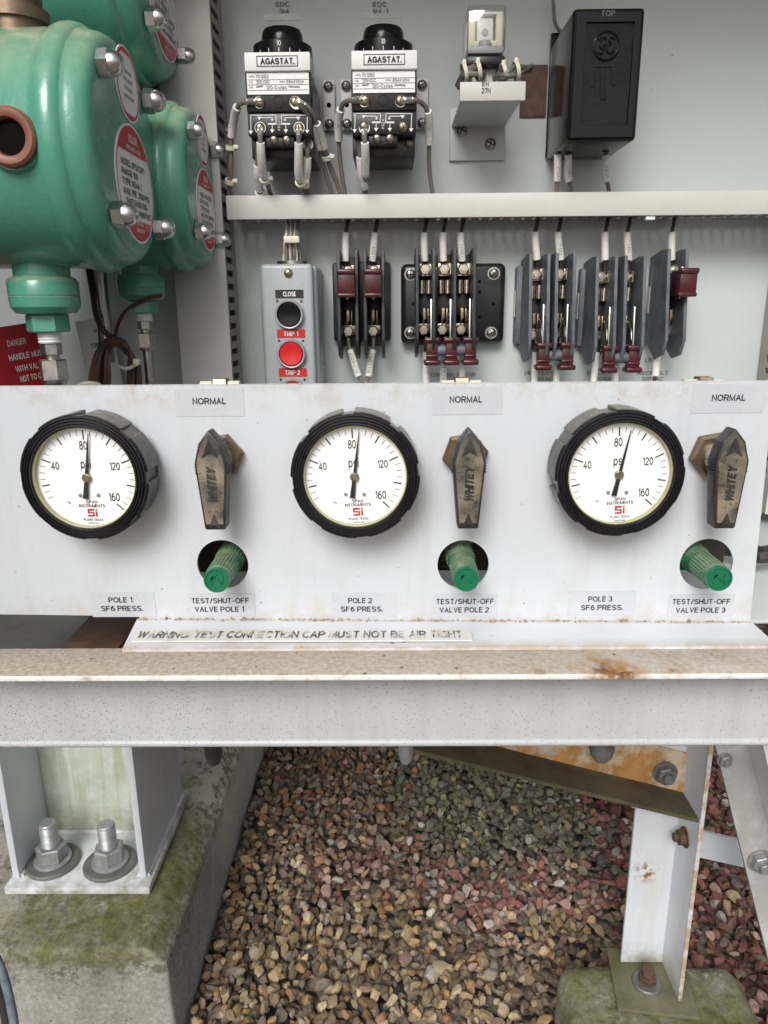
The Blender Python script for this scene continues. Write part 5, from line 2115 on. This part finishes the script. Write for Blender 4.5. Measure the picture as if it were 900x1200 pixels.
harness((537, 99, 544, 85, 560, 83, 570, 89), 'tied bundle of grey wires at the left foot of the clear relay', 3)
harness((574, 89, 590, 86, 605, 83, 622, 78), 'tied bundle of grey wires reaching right from the clear relay to the patch', 8)

# top wires of fuse blocks
tops = [(405, 405, 'left pole of the black two pole block', 1), (436, 439, 'right pole of the black two pole block', 1),
        (498, 497, 'left pole of the three pole block', 0), (520, 519, 'middle pole of the three pole block', 0), (542, 540, 'right pole of the three pole block', 0),
        (630, 627, 'left pole of the HEATERS block', 0), (658, 654, 'right pole of the HEATERS block', 0),
        (709, 709, 'left pole of the CONTACTOR block', 0), (737, 735, 'right pole of the CONTACTOR block', 0),
        (787, 787, 'single pole block at the right', 1)]
for i, (xb_, xt_, lab, cl) in enumerate(tops):
    s_ = 0 if i != 9 else 4
    wire([(xb_ + 1, 322 - (2 if i > 4 else 0), .775), (xb_, 312, .775), (xb_ + (xt_ - xb_) * .5, 296, .773), (xt_, 276, .771), (xt_ + 2.5, 262, .772), (xt_ + 5, 248, .775)], W * .9,
         'dark wire with a white sleeve above the ' + lab, [(.22, .66)], m_=m_wiredark, lug=False, group='marked wires above the fuse blocks', texts=i in (1, 4, 6, 8), sl_r=1.95)
bots = [(408, 412, 428, 'left pole of the black two pole block'), (438, 436, 428, 'right pole of the black two pole block'),
        (499, 499, 499, 'left pole of the three pole block'), (521, 520, 519, 'middle pole of the three pole block'), (543, 542, 541, 'right pole of the three pole block'),
        (628, 627, 626, 'left pole of the HEATERS block'), (657, 654, 651, 'right pole of the HEATERS block'),
        (700, 698, 695, 'left pole of the CONTACTOR block'), (724, 722, 720, 'right pole of the CONTACTOR block'), (773, 770, 766, 'single pole block at the right')]
for i, (x0, x1, x2, lab) in enumerate(bots):
    wire([(x0, 396, .772), (x0 + (x1 - x0) * .4, 408, .770), (x1 + (2 if i == 0 else -2 if i == 1 else 0), 422, .768), ((x1 + x2) / 2, 440, .768), (x2, 456, .768), (x2, 480, .770)], W * .9,
         'dark wire with a white sleeve below the ' + lab, [(.16, .52) if i < 2 or i == 9 else (.2, .62)], m_=m_wire if i < 2 else m_wiredark, group='marked wires below the fuse blocks', texts=i in (0, 1, 3), sl_r=1.9,
         ties=(.66,) if i == 0 else ())

# grey cable bundle above the push button box
p0 = at(342, 306, Y=.758)
t = thing('wire_bundle', 'tied bundle of pale grey wires entering the top of the push button box', 'wire bundle', p0)
rg = random.Random(2)
for j in range(9):
    x = 333 + j * 2.4
    b = Mb()
    b.tube([at(x, 310, Y=.752 + rg.uniform(0, .012)), at(x, 298, Y=.752 + rg.uniform(0, .012)), at(334 + j * 1.9, 283, Y=.755), at(336 + j * 1.6, 268, Y=.76), at(334 + j * 2.2, 248, Y=.768)], .0016, 8, 6)
    b.build('wire', m_wire if j % 3 else m_duct, t, p0)
for x in (338, 346):
    b = Mb()
    b.box(at(x, 281, Y=.750), (.0085, .009, .0062), bev=.001)
    b.build('cable_tie', m_nylon, t, p0)

# small white clip under the duct
b = Mb()
b.fbox(757, 252.5, 768, 257.5, .744, .752, .0006)
ob = b.build('cable_clip', m_ptfe, origin=at(762, 255, Y=.745))
tag(ob, 'small white clip on the lower edge of the horizontal duct', 'clip')

# brown wire coil, tie and black cables at the lower left
p0 = at(140, 450, Y=.69)
t = thing('wire_coil', 'coil of brown wires tied with a nylon tie behind the panel at the left', 'wire coil', p0)
rg = random.Random(4)
for j in range(12):
    b = Mb()
    q_ = j * 1.0
    dy = rg.uniform(-.008, .008)
    b.tube([at(102 + j * 2.2, 475, Y=.665 + dy), at(106 + j * 2.0, 440, Y=.665 + dy), at(113 + j * 1.3, 414, Y=.668 + dy), at(126 + j * .9, 398 + j * .5, Y=.68 + dy), at(142 + j * .5, 398 + j * 1.4, Y=.69 + dy),
            at(151 + j * .9, 412 + j * 1.2, Y=.69 + dy), at(151 + j * 1.2, 440, Y=.69 + dy), at(149 + j * 1.3, 475, Y=.69 + dy)], .00175, 8, 6)
    b.build('wire', m_wirebrown if j % 4 != 2 else m_wire, t, p0)
b = Mb()
b.tube([at(139, 429, Y=.672), at(148, 432, Y=.670), at(158, 428, Y=.676), at(164, 422, Y=.688)], .0016, 8, 6)
b.box(at(160, 424, Y=.668), (.0055, .005, .006), bev=.001)
b.build('cable_tie', m_nylon, t, p0)
b = Mb()
b.tube([at(92, 453, Y=.655), at(100, 449.5, Y=.650), at(114, 450.5, Y=.650), at(120, 455, Y=.655)], .0022, 8, 6)
b.build('cable_tie', m_nylon, t, p0)
for (pts, r, lab) in (([(103, 312, .71), (108, 340, .70), (113, 370, .69), (122, 388, .685), (135, 398, .69)], .0026, 'thick black cable dropping past the boss of the front switch into the coil'),
                      ([(107, 312, .715), (113, 350, .71), (118, 400, .70), (118, 470, .70)], .0022, 'black cable hanging straight down beside the coil of brown wires'),
                      ([(190, 346, .690), (172, 350, .685), (150, 362, .685), (140, 376, .69), (133, 400, .695)], .0017, 'thin olive brown wire arching over the boss of the rear switch')):
    wire(pts, r, lab, [], m_=m_wiredark if r > .002 else m_wirebrown, name='cable', cat='cable', group=None)
b = Mb()
b.cyl(at(116, 310, Y=.755), at(124, 480, Y=.755), .0035)
ob = b.build('tube', m_steel, origin=at(124, 480, Y=.755))
tag(ob, 'slim steel tube standing behind the black cables at the left', 'tube')

# danger sign and paper card at the left
def tilted_plate(name, corners, thick, mats, label, cat, lines):
    c = [at(px, py, Y=Y) for (px, py, Y) in corners]       # tl, tr, bl
    ex, ey = c[1] - c[0], c[0] - c[2]
    w, h = ex.length, ey.length
    ux = ex.normalized()
    uz = ux.cross(ey).normalized()
    uy = uz.cross(ux)
    mx = M((ux, uy, uz)).transposed().to_4x4()
    mx.translation = c[0]
    b = Mb()
    b.add([mx @ V(q_) for q_ in ((0, 0, 0), (w, 0, 0), (w, -h, 0), (0, -h, 0), (0, 0, -thick), (w, 0, -thick), (w, -h, -thick), (0, -h, -thick))],
          [(0, 3, 2, 1), (4, 5, 6, 7), (0, 1, 5, 4), (1, 2, 6, 5), (2, 3, 7, 6), (3, 0, 4, 7)])
    b.mi = 1
    for (s_, x, y, cap, ww) in lines:
        if s_ == '_':
            b.add([(x - ww / 2, y, .0004), (x + ww / 2, y, .0004), (x + ww / 2, y + cap, .0004), (x - ww / 2, y + cap, .0004)], [(0, 1, 2, 3)], mx)
        else:
            if ww < 0:      # given as shares of the plate's size
                x, y, cap, ww = x * w, y * h, cap * h, -ww * w
            tw = text_mesh(s_)[2]
            b.text(s_, mx @ M.Translation((x, y, .0004)), cap, ww / (tw * cap / .73))
    ob = b.build(name, mats, origin=c[2])
    tag(ob, label, cat)
    return ob, w, h


sw = .110
tilted_plate('danger_sign', [(-75, 395, .640), (55, 375, .715), (-60, 520, .640)], .0015, [m_redsign, m_white],
             'red sign with white DANGER lettering behind the front switch tube', 'sign',
             [('DANGER', .665, -.165, .060, -.175), ('HANDLE MUST BE', .775, -.305, .060, -.43),
              ('WITH VALVE CAP', .795, -.425, .060, -.40), ('NOT TO OPERATE', .800, -.530, .060, -.37)])
tilted_plate('instruction_card', [(88, 377, .760), (128, 371, .785), (96, 500, .760)], .0008, [m_whitecard, m_ink],
             'narrow pale instruction card behind the cables and the coil', 'card',
             [('F1 M', .024, -.012, .0042, .014), ('TURN IS IN', .022, -.026, .0042, .024), ('NO', .022, -.047, .0042, .008)])

# black hose right of the panel
wire([(700, 628, .74), (800, 636, .68), (876, 646, .61), (888, 650, .60), (905, 648, .60), (960, 636, .66), (1040, 622, .76)], .0075, 'thick black hose lying behind the right end of the panel', [], m_=m_handle, name='hose', cat='hose', group=None)

# =================================================================== STEEL COLUMN
PZ = PEDZ + .003
o = V((-.522, 1.132, PZ))
t = thing('steel_column', 'white H shaped steel column with an algae stained web on the mossy plinth', 'column', o)
XC0, XC1 = -.637, -.409
b = Mb()
b.box(((XC0 + XC1) / 2, 1.132, PZ + .007), (XC1 - XC0 + .013, .254, .014), bev=.002)
b.build('base_plate', m_baseplate, t, o)
for x in (XC0 + .0045, XC1 - .0100):
    b = Mb()
    b.box((x, 1.137, PZ + .0145 + .30), (.0115, .223, .60), bev=.002)
    b.build('flange', m_column, t, o)
b = Mb()
b.box(((XC0 + XC1) / 2 - .003, 1.144, PZ + .0145 + .30), (XC1 - XC0 - .0275, .008, .598))
b.build('web', m_web, t, o)
# weld fillets along the foot
b = Mb()
rgw = random.Random(3)
for x in (XC0 + .0125, XC1 - .0035, XC1 - .0180):
    pts_ = [V((x + rgw.uniform(-.0007, .0007), 1.03 + i * .0215, PZ + .0152 + rgw.uniform(-.0006, .0006))) for i in range(11)]
    b.tube(pts_, .0042, 8, 3)
pts_ = [V((XC0 + .015 + i * .0175, 1.138 + rgw.uniform(-.0007, .0007), PZ + .0152)) for i in range(12)]
b.tube(pts_, .0042, 8, 3)
b.build('weld_bead', m_baseplate, t, o)

def anchor(px, py, lab, turn):
    p = at(px, py, Z=PZ + .014)
    K = 1.163
    t = thing('anchor_bolt', lab, 'bolt', p, 'anchor bolts on the column base')
    def sc_(pr):
        return [(r_ * K, h_ * K) for r_, h_ in pr]
    b = Mb()
    b.lathe(sc_([(.014, .0002), (.037, .0002), (.038, .0015), (.038, .0045), (.036, .006), (.020, .0062)]), M.Identity(4), 40)
    b.build('plate_washer', m_galvdark, t)
    b = Mb()
    b.lathe(sc_([(.014, .0062), (.0255, .0062), (.0262, .007), (.0262, .0095), (.024, .011), (.012, .0112)]), M.Translation((.001, -.001, 0)), 36)
    b.build('washer', m_galv, t)
    b = Mb()
    b.hexa((.001, -.001, .0110 * K), (.001, -.001, .0330 * K), .0215 * K, .002, turn)
    b.build('nut', m_galv, t)
    b = Mb()
    pr = [(0, .005), (.0118, .005)]
    for i in range(14):
        pr += [(.0126, .032 + i * .0026), (.0114, .0333 + i * .0026)]
    pr += [(.0118, .069), (.0105, .071), (0, .0715)]
    b.lathe(sc_(pr), M.Translation((.001, -.001, 0)), 24)
    b.build('rod', m_galv, t)


anchor(62.5, 1011, 'left galvanised anchor bolt on the column base, nearer the picture edge', .3)
anchor(129.5, 1013, 'right galvanised anchor bolt on the column base, beside the flange', .75)

# =================================================================== RIGHT LEG AND BRACES
BZ = .1235
XLg, YLk = .437, .963
o = V((.40, .93, BZ))
t = thing('support_post', 'white steel angle post with rust chips standing on the small footing block', 'leg', o)
b = Mb()
b.box((.402, .924, BZ + .003), (.118, .112, .006), rot=(0, 0, rad(-7)), bev=.001)
b.build('base_plate', mat('mossy_base_plate', (.14, .13, .08), .65, var=.3, vs=25, dirt=(.10, .12, .035), da=.8, ds=18, bump=.2), t, o)
poly = [(XLg, YLk), (XLg, YLk - .075), (XLg - .0062, YLk - .075), (XLg - .0062, YLk - .0075), (XLg - .0075, YLk - .0062), (XLg - .072, YLk - .0062), (XLg - .072, YLk)]
b = Mb()
b.prism(poly, BZ + .0064, ZBOT - .002, None, bev=.0008, seg=1)
b.build('angle', m_post, t, o)
def bolt_part(p, d, r, m_, nm='bolt', parent=None, oo=None):
    b = Mb()
    p, d = V(p), V(d).normalized()
    b.lathe([(0, .0), (r * 1.45, .0), (r * 1.45, r * .2), (0, r * .2)], axis_matrix(p, d), 24)
    b.hexa(p + d * r * .2, p + d * r * 1.05, r * 1.15, r * .08, .3)
    b.cyl(p + d * r * 1.0, p + d * r * 1.7, r * .62, bev=r * .06)
    return b.build(nm, m_, parent, oo)
# rust on the block bolt
p = at(758, 1152, Z=BZ + .006)
b = Mb()
b.lathe([(.008, 0), (.0215, 0), (.0225, .001), (.0225, .003), (.021, .0045), (0, .0047)], M.Translation(p), 30)
b.mi = 1
b.hexa(p + V((0, 0, .0045)), p + V((0, 0, .016)), .0142, .001, .3)
b.cyl(p + V((0, 0, .015)), p + V((0, 0, .028)), .0090, bev=.001)
b.build('anchor_bolt', [m_galvdark, m_rust], t, o)
p = at(802, 981, Y=YLk - .04)
bolt_part((XLg - .0064, YLk - .036, at(802, 981, Y=YLk - .036).z), (-1, 0, 0), .0105, m_rust, 'bolt', t, o)

# rusty brace (angle) sloping up to the left, bolted to the leg
zc_r = at(797, 928, Y=.9545).z
pR = V((XLg - .007, .9545, zc_r))
pLm = at(580, 874, Y=.9545)
dirv = (pLm - pR).normalized()
Lb = 1.02
o = pR.copy()
t = thing('brace', 'rusty orange steel angle brace sloping under the beam to the right leg', 'brace', o)
up = V((0, 0, 1)) - dirv * dirv.z
up.normalize()
def bar(name, c0, L_, wv, tv, w0, w1, t0, t1, m_, par, oo):
    """slab along c0->L_, spanning [w0,w1] along wv and [t0,t1] along tv"""
    b = Mb()
    vs = []
    for l_ in (0, 1):
        for (w_, t_) in ((w0, t0), (w1, t0), (w1, t1), (w0, t1)):
            vs.append(c0 + L_ * l_ + wv * w_ + tv * t_)
    b.add(vs, [(0, 1, 2, 3), (7, 6, 5, 4), (0, 4, 5, 1), (1, 5, 6, 2), (2, 6, 7, 3), (3, 7, 4, 0)])
    return b.build(name, m_, par, oo)
bar('upright_leg', pR, dirv * Lb, up, FWD, .0003, .064, -.004, .002, m_rustleg, t, o)
bar('flat_leg', pR + dirv * .0 + V((.004, 0, 0)), dirv * Lb, FWD, up, -.004, .062, -.0060, .0, m_braceflange, t, o)
bolt_part(at(779, 905, Y=.952), FWD, .0125, m_galvdark, 'bolt', t, o)
pc = at(706, 880, Y=.952)
bolt_part(pc + V((0, 0, .004)), FWD, .0125, m_galv, 'bolt', t, o)

# diagonal brace at the right edge
a_, c_ = at(838, 872, Y=.905), at(903, 1135, Y=.905)
d_ = (c_ - a_).normalized()
o = a_.copy()
t = thing('brace', 'stained grey steel angle brace slanting down at the right edge of the picture', 'brace', o)
sv = V((d_.z * -1, 0, d_.x)).normalized()
if sv.x < 0:
    sv = -sv
st = a_ - d_ * .22
bar('flat_leg', st, d_ * .75, sv, V((0, 1, 0)), 0, .050, 0, .006, m_brace2, t, o)
bar('standing_leg', st, d_ * .75, V((0, -1, 0)), sv, .0002, .055, .044, .050, m_legpaint, t, o)
bolt_part(at(890, 1008, Y=.9046), FWD, .0125, m_galv, 'bolt', t, o)
bolt_part(at(849, 890, Y=.9046), FWD, .0075, m_galv, 'bolt', t, o)

# flat tie bar behind the leg
a_, c_ = at(800, 985, Y=1.03), at(905, 1009, Y=1.03)
d_ = (c_ - a_).normalized()
b = Mb()
sv = V((-d_.z, 0, d_.x))
vs = []
for l_ in (a_, a_ + d_ * .8):
    for (w_, y_) in ((-.024, 0), (.024, 0), (.024, .006), (-.024, .006)):
        vs.append(l_ + sv * w_ + V((0, y_, 0)))
b.add(vs, [(0, 1, 2, 3), (7, 6, 5, 4), (0, 4, 5, 1), (1, 5, 6, 2), (2, 6, 7, 3), (3, 7, 4, 0)])
ob = b.build('tie_bar', m_column, origin=a_)
tag(ob, 'pale grey flat bar running right behind the steel leg', 'bar')

# cables at the lower left corner
p0 = at(2, 1140, Y=.73)
for j, (dx, lab) in enumerate(((0, 'outer blue grey ground cable in front of the plinth at the lower left corner'), (-9, 'inner dark ground cable in the lower left corner'))):
    b = Mb()
    b.tube([at(-22 + dx, 1098, Y=.735), at(-4 + dx, 1124, Y=.735), at(6 + dx, 1150, Y=.73), at(13 + dx, 1180, Y=.725), at(18 + dx, 1212, Y=.72), at(24 + dx, 1290, Y=.72)], .0055, 12, 8)
    ob = b.build('ground_cable', m_cable if j == 0 else m_wiredark, origin=at(2 + dx, 1140, Y=.73))
    tag(ob, lab, 'cable')

# =================================================================== LIGHT
w = bpy.data.worlds.new('World')
sc.world = w
w.use_nodes = True
nt = w.node_tree
bg = nt.nodes['Background']
sky = nt.nodes.new('ShaderNodeTexSky')
sky.sky_type = 'NISHITA'
sky.sun_disc = False
ELEV, AZ = 38, 194          # azimuth measured clockwise from +Y
sky.sun_elevation = rad(ELEV)
sky.sun_rotation = rad(AZ)
sky.air_density = 1.0
sky.dust_density = 4.0
hs = nt.nodes.new('ShaderNodeHueSaturation')
hs.inputs['Saturation'].default_value = .40      # overcast: the sky is nearly colourless
nt.links.new(sky.outputs[0], hs.inputs['Color'])
nt.links.new(hs.outputs[0], bg.inputs['Color'])
bg.inputs['Strength'].default_value = .12
sd = bpy.data.lights.new('sun', 'SUN')
sd.energy = 2.6
sd.angle = rad(28)
sd.color = (1, .985, .965)
so = bpy.data.objects.new('sun', sd)
COL.objects.link(so)
dv = V((math.sin(rad(AZ)) * math.cos(rad(ELEV)), math.cos(rad(AZ)) * math.cos(rad(ELEV)), math.sin(rad(ELEV))))
so.rotation_euler = dv.to_track_quat('Z', 'Y').to_euler()
so.location = dv * 5

sc.view_settings.view_transform = 'Standard'
sc.view_settings.look = 'None'
sc.view_settings.gamma = 1
sc.view_settings.exposure = -0.07
sc.cycles.max_bounces = 8
sc.cycles.diffuse_bounces = 5
sc.cycles.transparent_max_bounces = 12
